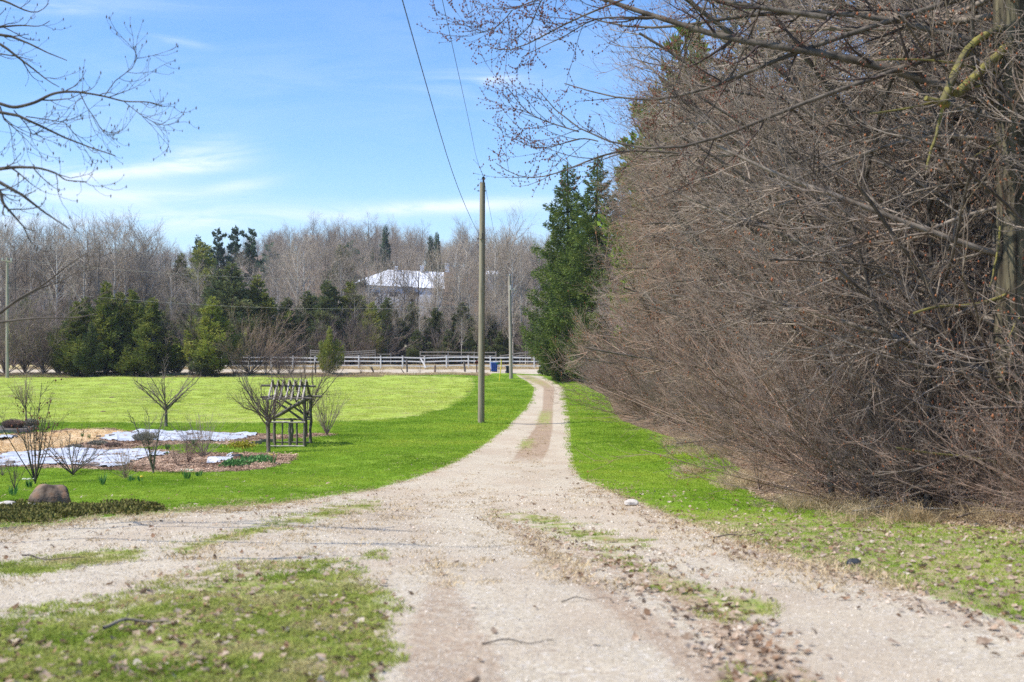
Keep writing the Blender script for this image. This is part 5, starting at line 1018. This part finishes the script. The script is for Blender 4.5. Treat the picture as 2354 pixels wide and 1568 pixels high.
# planter
pc = np.array(D2W(40, 997)); pe = empty('planter_box', pc, label='raised wooden planter box with two mounded shrubs at the left', cat='planter')
a, b, c = np.array(D2W(-110, 998)), np.array(D2W(59, 997)), np.array(D2W(86, 986)); h = .16
dd = c - b; dd[2] = 0; d_ = a + dd
for p, q in ((a, b), (b, c), (c, d_), (d_, a)):
    MB().beam(V3(p, pc[2] + h / 2) - pc, V3(q, pc[2] + h / 2) - pc, .04, h).build('board', MT['grey_wood'], pe)
MB().add([V3(p, pc[2] + h * .8) - pc for p in (a, b, c, d_)], [[0, 1, 2, 3]]).build('soil', MT['bark_dark'], pe)
for (x, y, me, lab) in ((31, 991, mound(523, .78, .34, 'heather', 1500), 'dense brown mounded shrub in the planter box'), (72, 988, mound(524, .48, .30, 'lavender', 800), 'silvery mounded shrub at the right end of the planter box')):
    X, Y, Z = D2W(x, y); obj('clipped_shrub', me, None, None, (X, Y, pc[2] + h * .8), 0, label=lab, cat='shrub')
# landscape fabric
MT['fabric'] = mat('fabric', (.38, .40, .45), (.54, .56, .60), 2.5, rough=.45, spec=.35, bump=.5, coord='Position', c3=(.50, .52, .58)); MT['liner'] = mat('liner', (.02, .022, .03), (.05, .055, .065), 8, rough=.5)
def sheet(name, poly, label, lift=.02, folds=()):
    W = np.array([D2W(x, y) for x, y in poly]); o = W.mean(0); g = np.random.default_rng(len(label))
    e = empty(name, o, label=label, cat='ground sheet')
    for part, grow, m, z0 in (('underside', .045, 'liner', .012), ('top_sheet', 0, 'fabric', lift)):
        x0, x1, y0, y1 = W[:, 0].min() - .1, W[:, 0].max() + .1, W[:, 1].min() - .1, W[:, 1].max() + .1
        nx = int((x1 - x0) / .035); ny = int((y1 - y0) / .035); gx, gy = np.meshgrid(np.linspace(x0, x1, nx), np.linspace(y0, y1, ny))
        sd = sdpoly(gx, gy, W[:, :2]) + .03 * np.sin(gx * 9 + gy * 4) + .025 * np.sin(gx * 23 - gy * 17) * (1 if part == 'top_sheet' else 1.6)
        wr = .022 * np.sin(gx * 3.1 + 2.3 * np.sin(gy * 2.2)) + .014 * np.sin(gx * 7.7 - gy * 5.1 + 2 * np.sin(gx * 1.3)) + .012 * np.sin(gy * 11 + gx * 2.0 + 3 * np.sin(gx * .9)) ** 3
        if part == 'top_sheet':
            for q in range(16):      # creases
                cx, cy, th = g.uniform(x0, x1), g.uniform(y0, y1), g.uniform(-.5, .5); u_ = (gx - cx) * math.cos(th) + (gy - cy) * math.sin(th); v_ = -(gx - cx) * math.sin(th) + (gy - cy) * math.cos(th)
                wr = wr + g.uniform(.03, .055) * np.exp(-(v_ / .06) ** 2 - (u_ / .7) ** 2)
        gz_ = zt(gx, gy) + z0 + (wr + .02 if part == 'top_sheet' else 0); idx = np.arange(nx * ny).reshape(ny, nx); Q = np.stack([idx[:-1, :-1], idx[:-1, 1:], idx[1:, 1:], idx[1:, :-1]], -1).reshape(-1, 4)
        ok = (sd.ravel()[Q] > -grow).all(1); uq, inv = np.unique(Q[ok], return_inverse=True); V = np.stack([gx, gy, gz_], -1).reshape(-1, 3)[uq] - o
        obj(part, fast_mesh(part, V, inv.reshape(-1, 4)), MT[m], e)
sheet('ground_sheet', [(-200, 1052), (0, 1048), (40, 1041), (115, 1034), (248, 1034), (372, 1039), (396, 1044), (370, 1050), (345, 1051), (324, 1057), (296, 1066), (286, 1074), (248, 1077), (210, 1074), (95, 1071), (-200, 1074)], 'white wrinkled landscape sheet along the front of the garden bed')
sheet('ground_sheet', [(227, 1009), (267, 995), (333, 992), (433, 994), (567, 997), (594, 998), (580, 1004), (533, 1013), (500, 1017), (400, 1015), (333, 1014), (290, 1016), (243, 1012)], 'white wrinkled landscape sheet along the rear of the garden bed')
sheet('ground_sheet', [(-60, 1010), (10, 1004), (38, 1005), (20, 1011), (-60, 1017)], 'small pale sheet scrap at the left edge of the bed')
sheet('ground_sheet', [(478, 1066), (505, 1052), (535, 1050), (540, 1054), (500, 1068)], 'thin pale sheet scrap in the mulch left of the green leaves', .004)
MT['brick'] = mat('brick', (.30, .24, .19), (.42, .35, .28), 15)
for i, (x, y, w, d, h, rz, lab) in enumerate([(437, 1003, .20, .12, .08, .1, 'paver stone weighting the middle of the rear white sheet'), (257, 1005, .20, .09, .06, .5, 'wood block on the left end of the rear white sheet'), (227, 1007, .16, .08, .05, .2, 'small wood block at the left tip of the rear white sheet'), (208, 1074.5, .42, .07, .05, .05, 'short board on the front edge of the front sheet'), (276, 1072, .22, .08, .06, -.1, 'short block on the right front edge of the front sheet'), (25, 1070, .18, .12, .08, 0, 'paver stone on the left end of the front sheet'), (548, 1016, .25, .08, .06, .1, 'plank end at the right tip of the rear sheet')]):
    X, Y, Z = D2W(x, y); MB().box((0, 0, h / 2 + .045), (w, d, h)).build('weight_block', MT['brick'], loc=(X, Y, Z), rz=rz, label=lab, cat='block')
for i, (x0, x1, y, lab) in enumerate([(578, 602, 1022, 'left grey edging board before the arbor'), (598, 628, 1018, 'upper grey edging board beside the fruit tree before the arbor')]):
    p, q = np.array(D2W(x0, y)), np.array(D2W(x1, y - 1)); MB().beam(p + [0, 0, .06], q + [0, 0, .06], .05, .12).build('edging_board', MT['grey_wood'], label=lab, cat='board')
MT['rock'] = mat('rock', (.07, .05, .036), (.21, .155, .11), 4.5, bump=1.0, coord='Object', detail=8, c3=(.30, .16, .085)); MT['rock_pale'] = mat('rock_pale', (.45, .41, .36), (.62, .57, .50), 6, bump=.6); MT['rock_black'] = mat('rock_black', (.02, .02, .025), (.07, .075, .08), 8, rough=.4)
def rock(seed, d, flat=.25):
    import bmesh
    bm = bmesh.new(); bmesh.ops.create_icosphere(bm, subdivisions=4, radius=1.0); g = np.random.default_rng(seed); k = g.normal(size=(9, 3)) * 2.2; ph = g.uniform(0, 6, 9)
    for v in bm.verts:
        p = np.array(v.co); n_ = sum(math.sin(p @ k[i] + ph[i]) for i in range(9)) * .045; q = np.sign(p) * np.abs(p) ** .78 * (1 + n_); q[2] = max(q[2], -flat); v.co = Vector(q * np.array(d) / 2)
    me = bpy.data.meshes.new('rock'); bm.to_mesh(me); bm.free(); me.polygons.foreach_set('use_smooth', [True] * len(me.polygons)); return me
X, Y, Z = D2W(108, 1166); bl_ = obj('boulder', rock(1, (.66, .5, .62)), MT['rock'], None, (X, Y + .25, Z + .02), .1, label='brown rounded boulder with rusty stains at the lawn edge on the left', cat='rock')
X, Y, Z = D2W(72, 1168); obj('stone', rock(2, (.20, .16, .10)), MT['rock_pale'], None, (X, Y, Z + .03), 0, label='flat pale stone leaning against the left side of the boulder', cat='rock')
X, Y, Z = D2W(14, 1168); obj('stone', rock(3, (.34, .2, .14)), MT['rock_pale'], None, (X, Y, Z + .04), 0, label='low pale stone at the left picture edge near the boulder', cat='rock')
X, Y, Z = D2W(545, 1051); obj('stone', rock(4, (.28, .18, .12)), MT['rock_black'], None, (X, Y, Z + .02), 0, label='black lump in the mulch between the twiggy shrub and the arbor', cat='rock')
X, Y, Z = D2W(31, 1007); obj('stone', rock(5, (.30, .2, .14)), MT['rock_black'], None, (X, Y, Z + .03), 0, label='black lump on the small sheet scrap at the left', cat='rock')
X, Y, Z = D2W(1452, 1162); obj('stone', rock(6, (.20, .15, .12)), MT['rock_pale'], None, (X, Y, Z + .03), 0, label='pale stone on the right verge of the drive', cat='rock')
X, Y, Z = D2W(1960, 1300); obj('stone', rock(7, (.12, .09, .08)), MT['rock_black'], None, (X, Y, Z + .02), 0, label='small dark clod at the edge of the right grass verge', cat='rock')
# leafy small plants and daffodils
MT['leaf_yellow'] = mat('leaf_yellow', (.28, .30, .03), (.48, .42, .06), 12, trans=.3); MT['leaf_green'] = mat('leaf_green', (.06, .17, .045), (.16, .32, .10), 14, trans=.25); MT['petal_y'] = mat('petal_y', (.80, .62, .03), (.85, .75, .2), 8, trans=.3); MT['petal_w'] = mat('petal_w', (.80, .80, .62), (.85, .85, .75), 8, trans=.3)
g = np.random.default_rng(9)
n_ = 520; C = np.stack([g.normal(0, .17, n_), g.normal(0, .10, n_), .36 + g.normal(0, .045, n_)], 1); P = np.array([[(.12, .02, 0), (.06, 0, .15), (0, 0, .33)]]); me = pack('leafy_bush', [tubes(P, np.full((1, 3), .006), 5), leaf_tris(g, C, nrm(g.normal(size=(n_, 3)) + [0, 0, -.2]), .065, .02)], [0, 1]); me.materials.append(MT['bark_dark']); me.materials.append(MT['leaf_yellow'])
gshrub('leafy_bush', me, 556, 1051, 0, 'small yellow-leaved bush on a thin stem before the arbor')
def tuft(seed, h, nb, bloom=None, nbl=0):
    g = np.random.default_rng(seed); a = g.uniform(0, 6.28, nb); c = np.stack([np.cos(a), np.sin(a), 0 * a], 1) * g.uniform(0, .05, (nb, 1)); d = nrm(np.stack([np.cos(a) * .3, np.sin(a) * .3, 1 + 0 * a], 1)); ps = [leaf_tris(g, c, d, h, .010)]; mi = [0]; ms = ['leaf_green']
    if bloom: C = c[:nbl] + d[:nbl] * h * 1.02; ps += [octas(g, C, .030, .6)]; mi.append(1); ms.append(bloom)
    me = pack('daffodils', ps, mi); [me.materials.append(MT[m]) for m in ms]; return me
for i, (x, y, h, nb, bl, nbl, lab) in enumerate([(236, 1116, .24, 30, None, 0, 'green daffodil leaves on the lawn under the front sheet'), (67, 1122, .20, 26, 'petal_w', 6, 'white daffodils just left above the boulder'), (324, 1107, .12, 14, 'petal_y', 3, 'tiny yellow daffodil left of the pale daffodils'), (302, 1107, .13, 26, None, 0, 'low green tuft under the pinkish shrub'), (430, 1103, .22, 34, 'petal_w', 9, 'clump of pale daffodils at the front edge of the mulch'), (457, 1097, .16, 22, None, 0, 'green leaf tuft right of the pale daffodils'), (627, 1067, .27, 36, 'petal_y', 5, 'daffodils with yellow-white blooms at the right end of the bed'), (385, 1034, .18, 60, None, 0, 'bright green leaf tuft behind the two-stemmed bush'), (383, 1045, .10, 30, None, 0, 'small green tuft at the right end of the front sheet'), (190, 1004, .14, 24, None, 0, 'green tuft on the straw left of the rear sheet'), (205, 1008, .16, 24, None, 0, 'second green tuft on the straw, nearer the rear sheet'), (30, 1140, .2, 20, None, 0, 'green tuft left of the boulder'), (447, 1026, .22, 110, None, 0, 'broad green leaf clump behind the wide pale shrub')]):
    gshrub('daffodil_clump', tuft(600 + i, h, nb, bl, nbl), x, y, 0, lab, cat='flowers' if bl else 'plant', grp='daffodils and green tufts around the bed')
# fallen sticks and dead branches
def stick(pts, r, seed, lab, m='bark_grey', side=3, z=.02, Lc=.25, name='fallen_branch'):
    W = np.array([D2W(x, y) for x, y in pts]); W[:, 2] += z; g = np.random.default_rng(seed); P = resample(W, 12)[None]; P[0, :, 2] += .02 * np.sin(np.linspace(0, 5, 12)) ** 2; Rr = np.linspace(r, r * .35, 12)[None]
    B = spawn(g, P, Rr, side, Lc, 5, .2, .95, (30, 60), .5, .12, (0, 0, .1), (0, 0, .1), .3, r * .25); me = pack('fallen_branch', [tubes(P, Rr, 6), tubes(*B, 4)]); me.materials.append(MT[m]); obj(name, me, None, label=lab, cat='stick')
stick([(52, 1281), (90, 1291), (130, 1293), (195, 1290)], .010, 1, 'dark forked stick lying on the gravel at the left', 'bark_dark', 4, Lc=.10); stick([(238, 1460), (290, 1446), (340, 1444), (390, 1452)], .011, 2, 'curved mossy stick lying in the near grass patch', 'bark_grey', 2, .04, .06)
stick([(1108, 1483), (1180, 1480), (1240, 1484), (1275, 1482)], .005, 3, 'thin dark stick on the near gravel left of the leaf trail', 'bark_dark', 3, .008, .06); stick([(1290, 1386), (1340, 1380), (1400, 1384)], .004, 4, 'short thin stick on the gravel above the near dark one', 'bark_dark', 2, .008, .05)
stick([(1640, 1240), (1690, 1236), (1760, 1232)], .008, 5, 'dark stick on the verge at the edge of the right lawn', 'bark_dark', 3, .02, .15); stick([(2090, 1168), (2150, 1145), (2220, 1132), (2330, 1108)], .030, 6, 'thick pale dead branch lying under the hedgerow', 'bark_pale', 6, .15, .6)
stick([(1960, 1190), (2060, 1175), (2200, 1190)], .018, 7, 'dead grey branch lying left of the thick pale one', 'bark_pale', 6, .08, .5); stick([(2200, 1205), (2270, 1190), (2354, 1196)], .014, 8, 'dead grey branch at the foot of the mossy tree', 'bark_grey', 6, .08, .5)
# ---------------------------------------------------------------- grass, leaves, stones
def lookup(X, Y):
    u = X / np.maximum(Y, 3.0); j = np.clip(np.searchsorted(G['us'], u), 0, len(G['us']) - 1); i = np.clip(np.searchsorted(G['Ys'], Y), 0, len(G['Ys']) - 1); return i, j
g = np.random.default_rng(21)
def blades(seed, n, rad, h, w, lean=.5):
    g = np.random.default_rng(seed); a = g.uniform(0, 6.28, n); r = rad * np.sqrt(g.random(n)); c = np.stack([r * np.cos(a), r * np.sin(a), 0 * a - .005], 1); b = g.uniform(0, 6.28, n)
    d = nrm(np.stack([np.cos(b) * lean, np.sin(b) * lean, np.ones(n)], 1) * 1.0 + g.normal(0, .15, (n, 3))); q = nrm(np.cross(d, g.normal(size=(n, 3)))); l = (h * g.uniform(.5, 1.25, n))[:, None]; ww = w * g.uniform(.6, 1.2, n)[:, None]
    dr = np.stack([np.cos(b), np.sin(b), -.35 + 0 * b], 1)
    V = np.stack([c - q * ww, c + q * ww, c + d * l * .6 + q * ww * .7, c + d * l * .6 - q * ww * .7, c + nrm(d + dr * .5) * l], 1).reshape(-1, 3); i = np.arange(n)[:, None] * 5
    return V, i + np.array([[0, 1, 2, 3]]), i + np.array([[3, 2, 4]])
def tuftmesh(name, seed, n, rad, h, w, m, lean=.5):
    V, q, t = blades(seed, n, rad, h, w, lean); me = fast_mesh(name, V, [q, t], False); me.materials.append(m); return me
GR = mat('grass_blade', (.165, .28, .022), (.28, .42, .042), .35, coord='Position', trans=.35, c3=(.43, .50, .065), rand=.18, spec=.1, lo=.3, hi=.7)
GF = mat('field_blade', (.38, .45, .07), (.52, .56, .13), .5, coord='Position', trans=.35, c3=(.62, .56, .28), rand=.18, spec=.1, lo=.3, hi=.7)
GD = mat('dry_blade', (.42, .31, .17), (.60, .48, .30), .8, coord='Position', trans=.2, rand=.2, spec=.1)
GY = mat('grass_worn', (.17, .26, .025), (.36, .40, .09), 1.5, coord='Position', trans=.3, c3=(.50, .41, .22), rand=.2, spec=.1, lo=.3, hi=.7)
def fan(n, y0, y1, p, um=.60):
    n = int(n * 1.13)
    Y = y0 * (y1 / y0) ** (g.random(n) ** p); u = g.uniform(-um, um, n); return u * Y, Y
def put(name, protos, X, Y, s0, s1, label, cat, tilt=.08, dz=0.0, yaw=True, sd_=None):
    n = len(X); rot = np.stack([g.normal(0, tilt, n), g.normal(0, tilt, n), g.uniform(0, 6.28, n)], 1)
    return scatter(name, protos, np.stack([X, Y, zt(X, Y) + dz], 1), rot, g.uniform(s0, s1, n) if sd_ is None else sd_, g.integers(0, len(protos), n), label=label, cat=cat)
# lawn
X, Y = fan(190000, 4.6, 121, .85); i, j = lookup(X, Y); ok = (G['gravel'][i, j] < .45) & (G['field'][i, j] < .5) & (G['bed'][i, j] < .5) & (G['wood'][i, j] < .35) & (G['verge'][i, j] < .5)
ok &= g.random(len(X)) > G['leaf'][i, j] * 1.0
X, Y = X[ok], Y[ok]; put('lawn_grass', [tuftmesh('lawn_tuft', 700 + k, 34, .16, .042, .0038, GR) for k in range(3)], X, Y, 0, 0, 'short bright green grass of the lawn', 'grass', sd_=np.clip(Y / 26, .6, 2.6) * g.uniform(.75, 1.2, len(X)))
X, Y = fan(45000, 34, 118, .9); i, j = lookup(X, Y); ok = (G['field'][i, j] > .5); X, Y = X[ok], Y[ok]
put('field_grass', [tuftmesh('field_tuft', 710 + k, 34, .26, .085, .006, GF, .7) for k in range(3)], X, Y, 0, 0, 'rougher yellow-green grass of the field', 'grass', sd_=np.clip(Y / 55, .9, 1.5) * g.uniform(.5, 1.3, len(X)))
# weeds in the gravel and the worn grass patch
X, Y = fan(190000, 4.2, 48, 1.0); i, j = lookup(X, Y); q = G['weed'][i, j] * (G['gravel'][i, j] > .4); nz = .5 + .5 * np.sin(X * 2.3 + np.sin(Y * 3.1) * 2) * np.sin(Y * 2.9 + np.sin(X * 1.7) * 2)
ok = g.random(len(X)) < np.where(q > .1, q * (.02 + .75 * nz ** 1.5), 0); X, Y = X[ok], Y[ok]
put('worn_grass', [tuftmesh('worn_tuft', 720 + k, 16, .055, .048, .0028, GY, .6) for k in range(3)], X, Y, .6, 1.25, 'worn green and straw-coloured grass in the gravel', 'grass')
# dry blades: center strip, edges, verge, hedge foot
X, Y = fan(60000, 8, 60, .9); i, j = lookup(X, Y); q = np.maximum(G['strip'][i, j] * .5, np.where((G['wood'][i, j] > .3) & (Y < 118), .35, 0)); q = np.maximum(q, np.exp(-((G['gravel'][i, j] - .5) / .3) ** 2) * .5)
ok = g.random(len(X)) < q; X, Y = X[ok], Y[ok]; put('dry_grass', [tuftmesh('dry_tuft', 730 + k, 18, .10, .05, .003, GD, .9) for k in range(2)], X, Y, .6, 1.6, 'dry tan grass along the drive and under the hedgerow', 'dry grass')
n_ = 5200; Y = np.concatenate([g.uniform(117.5, 121.5, n_), g.uniform(134, 150, n_)]); X = g.uniform(-60, 12, 2 * n_); ok = (Y > 130) | (X < -2.5); X, Y = X[ok], Y[ok]
put('roadside_grass', [tuftmesh('road_tuft', 740 + k, 26, .35, .26, .010, GD, .7) for k in range(2)], X, Y, .5, 1.3, 'dry tan grass on both verges of the road', 'dry grass')
# tan tall grass clump at the lawn corner and dead stalks under the hedge
tall = tuftmesh('tall_dry_tuft', 750, 60, .16, .42, .004, GD, .8); XX = []; 
for (x, y, sx, sy, k) in [(1700, 1112, 45, 14, 60), (1640, 1045, 60, 8, 40), (1560, 1020, 50, 5, 30), (1850, 1165, 90, 6, 26), (1990, 1180, 110, 6, 26), (1590, 1085, 22, 5, 14), (2150, 1200, 140, 7, 26)]:
    for _ in range(k): XX.append(D2W(x + g.normal(0, sx * .6), y + g.normal(0, sy * .6))[:2])
XX = np.array(XX); put('tall_dry_grass', [tall], XX[:, 0], XX[:, 1], .4, 1.0, 'tall dead tan grass clumps at the foot of the hedgerow', 'dry grass', tilt=.2)
# leaves
def leafmesh(seed, mt, s=.075):
    g = np.random.default_rng(seed); n = 9; t = np.linspace(0, 1, n); w = np.sin(np.pi * t ** .8) * .30 * (1 + .25 * np.sin(t * 22)); y = (t - .5); up = .22 * (t - .5) ** 2 * 2 + .05 * np.sin(t * 7 + seed); fold = g.uniform(.05, .35)
    V = np.concatenate([np.stack([-w, y, up + w * fold * 1.2], 1), np.stack([0 * w, y, up], 1), np.stack([w, y, up + w * fold], 1)]) * s; q = []
    for a in range(2):
        for k in range(n - 1): q.append([a * n + k, (a + 1) * n + k, (a + 1) * n + k + 1, a * n + k + 1])
    me = fast_mesh('dead_leaf', V, np.array(q), True); me.materials.append(mt); return me
LT_ = mat('leaf_tan', (.28, .19, .125), (.44, .34, .25), 30, rand=.35, rough=.8, trans=.15); LB_ = mat('leaf_brown', (.17, .10, .06), (.28, .17, .10), 30, rand=.35, trans=.15); LP_ = mat('leaf_pale', (.42, .34, .26), (.55, .46, .37), 30, rand=.2, trans=.15)
LV = [leafmesh(k, m, s) for k, (m, s) in enumerate([(LT_, .075), (LB_, .065), (LP_, .07), (LT_, .06), (LB_, .05), (LT_, .085)])]
X, Y = fan(90000, 4.2, 34, .95); i, j = lookup(X, Y); q = G['leaf'][i, j]; nz = .5 + .5 * np.sin(X * 3.1 + np.sin(Y * 2.3) * 2) * np.sin(Y * 3.7 + np.sin(X * 2.1) * 2); hedge_ = (G['wood'][i, j] > .3)
ok = g.random(len(X)) < np.where(hedge_, .75, np.maximum(q * (.12 + .42 * nz), .004)); X, Y = X[ok], Y[ok]
put('leaf_litter', LV, X, Y, .3, 1.15, 'dead tan and brown leaves scattered on gravel, verge and hedge foot', 'leaf litter', tilt=.35, dz=.012)
# stones in the gravel
SM = mat('gravel_stone', (.46, .40, .32), (.72, .65, .55), 8, rand=.35, coord='Object', rough=.9)
def pebble(seed):
    import bmesh
    bm = bmesh.new(); bmesh.ops.create_icosphere(bm, subdivisions=1, radius=1.0); g = np.random.default_rng(seed); d = g.uniform(.6, 1.2, 3) * [1, 1, .55]
    for v in bm.verts: v.co = Vector(np.array(v.co) * d * g.uniform(.8, 1.15))
    me = bpy.data.meshes.new('pebble'); bm.to_mesh(me); bm.free(); me.materials.append(SM); return me
X, Y = fan(90000, 4.0, 26, 1.0); i, j = lookup(X, Y); ok = (G['gravel'][i, j] > .5) & (G['weed'][i, j] < .4); X, Y = X[ok], Y[ok]
put('gravel_stones', [pebble(k) for k in range(4)], X, Y, 0, 0, 'small loose stones of the gravel drive', 'gravel', tilt=.5, dz=.002, sd_=np.clip(Y / 9, .7, 1.8) * .0052 * g.uniform(.4, 1.5, len(X)) ** 1.5)
# low plants: leaves in the bed, ground cover by the boulder
hostas = []
for _ in range(260):
    t = g.random(); x = 520 + 95 * t + g.normal(0, 5); y = 1071 - 14 * t + g.normal(0, 2.5); hostas.append(D2W(x, y)[:2])
hostas = np.array(hostas); gg = np.random.default_rng(3); V, Q = leaf_tris(gg, gg.normal(0, .03, (9, 3)) * [1, 1, .1] + [0, 0, .01], nrm(gg.normal(size=(9, 3)) * [1, 1, .2] + [0, 0, .45]), .12, .035); lm_ = fast_mesh('broad_leaves', V, Q, False); lm_.materials.append(MT['leaf_green'])
put('leafy_groundcover', [lm_], hostas[:, 0], hostas[:, 1], .6, 1.1, 'grey-green broad leaves creeping over the mulch before the arbor', 'plants')
cv = mat('cover_leaf', (.09, .085, .03), (.17, .17, .04), 20, c3=(.24, .11, .07), rand=.35, trans=.15)
V, Q = leaf_tris(gg, gg.normal(0, .05, (40, 3)) * [1, 1, .3] + [0, 0, .03], nrm(gg.normal(size=(40, 3)) + [0, 0, .5]), .055, .014); cm2 = fast_mesh('cover_sprig', V, Q, False); cm2.materials.append(cv)
X, Y = fan(60000, 12, 24, 1.0); x, y = proj(X, Y, zt(X, Y)); ok = sdpoly(x, y, POLY['cover']) + g.normal(0, 3, len(x)) - 4 * (np.sin(X * 5) * np.sin(Y * 6 + X * 3) > -.1) > 0; X, Y = X[ok], Y[ok]
put('creeping_cover', [cm2], X, Y, .4, 1.3, 'low dark green and reddish ground cover around the boulder', 'plants')
# mole hills and dead weeds in the field
mh = mat('earth', (.12, .075, .045), (.22, .14, .09), 20, bump=.8)
for i, (x, y, lab) in enumerate([(26, 911, 'brown molehill at the left of the field'), (258, 914, 'brown molehill in the middle of the field'), (238, 947, 'small brown molehill near the garden straw'), (1077, 913 - 12, 'tiny brown molehill near the tall pole'), (120, 905, 'small clod in the field left of the molehills')]):
    X, Y, Z = D2W(x, y); obj('molehill', rock(30 + i, (.42, .3, .12), .1), mh, None, (X, Y, Z), i, label=lab, cat='molehill')
# weedy stems at the roadside, dead stalks at the hedge corner
wd_ = shrub(760, 1.1, .6, 9, ('twig_brown',), .006, 4, 2, a0=(3, 35))
for i, (x, s, lab) in enumerate([(830, 1.0, 'bare roadside weed stem right of the young cedar'), (877, .5, 'short reddish weed by the leaning post'), (965, .5, 'reddish dead weed at the foot of the metal stake'), (1010, .5, 'low reddish weed beside the short brown post'), (1040, .6, 'dead weed stems left of the leaning dark post'), (640, 1.3, 'tall bare weed stems above the arbor roof, left'), (672, 1.4, 'tallest bare weed stems on the verge above the arbor'), (700, 1.2, 'bare weed stems on the verge left of the dark post'), (655, .9, 'shorter bare weed stems on the verge above the arbor')]):
    X, Y, Z = on(x, 119.4); e = obj('dead_weed', wd_, None, None, (X, Y, Z), i * 1.3, label=lab, cat='weed', group='dead weeds along the roadside verge'); e.scale = (s * 1.3, s * 1.3, s * 1.3)
for i, (x, y, s, lab) in enumerate([(1745, 1128, .9, 'dead stalks leaning out of the tan grass clump'), (1670, 1098, .7, 'dark dead stalks on the lawn before the tan grass clump'), (1620, 1086, .5, 'small forked dead stalk on the right lawn')]):
    X, Y, Z = D2W(x, y); e = obj('dead_weed', wd_, None, None, (X, Y, Z), i, label=lab, cat='weed', group='dead stalks at the lawn corner'); e.scale = (s, s, s)

# wood chips and straw on the bed
def chip(seed, l, w, m):
    g = np.random.default_rng(seed); b = MB()
    for _ in range(9):
        a = g.uniform(0, 6.28); c = g.normal(0, .05, 3) * [1, 1, 0] + [0, 0, .008]; d = np.array([math.cos(a), math.sin(a), g.normal(0, .25)]) * l * g.uniform(.5, 1.2) / 2; b.beam(c - d, c + d, w, w * .5)
    ks = sorted(b.F); me = fast_mesh('chip', np.vstack(b.V), [np.vstack(b.F[q]) for q in ks], False); me.materials.append(m); return me
X, Y = fan(70000, 20, 48, 1.0); i, j = lookup(X, Y); ok = (G['bed'][i, j] > .45); X, Y = X[ok], Y[ok]; i, j = lookup(X, Y); st = G['straw'][i, j] > .5
MC = mat('mulch_chip', (.20, .12, .075), (.56, .40, .28), .7, coord='Position', rand=.4); MS = mat('straw_chip', (.62, .42, .20), (.82, .64, .38), .8, coord='Position', rand=.25)
put('wood_mulch', [chip(1, .055, .016, MC), chip(2, .04, .02, MC)], X[~st], Y[~st], .7, 1.4, 'brown wood chip mulch covering the garden bed', 'mulch', tilt=.2)
put('straw_mulch', [chip(3, .12, .006, MS), chip(4, .09, .006, MS)], X[st], Y[st], .7, 1.5, 'golden straw spread over the left of the garden bed', 'straw', tilt=.2)
# ---------------------------------------------------------------- the air
hz = bpy.data.materials.new('haze'); hz.use_nodes = True; N_ = hz.node_tree.nodes; N_.remove(N_['Principled BSDF']); pv = N_.new('ShaderNodeVolumePrincipled')
pv.inputs['Color'].default_value = (.80, .86, .95, 1); pv.inputs['Density'].default_value = .00018; pv.inputs['Anisotropy'].default_value = .1
hz.node_tree.links.new(pv.outputs[0], N_['Material Output'].inputs['Volume'])
obj('haze', MB().box((0, 1150, 58), (4400, 3300, 200)).build('haze_tmp', hz).data, None, kind='stuff', label='thin spring haze in front of the far hill', cat='haze')
bpy.data.objects.remove(bpy.data.objects['haze_tmp'])
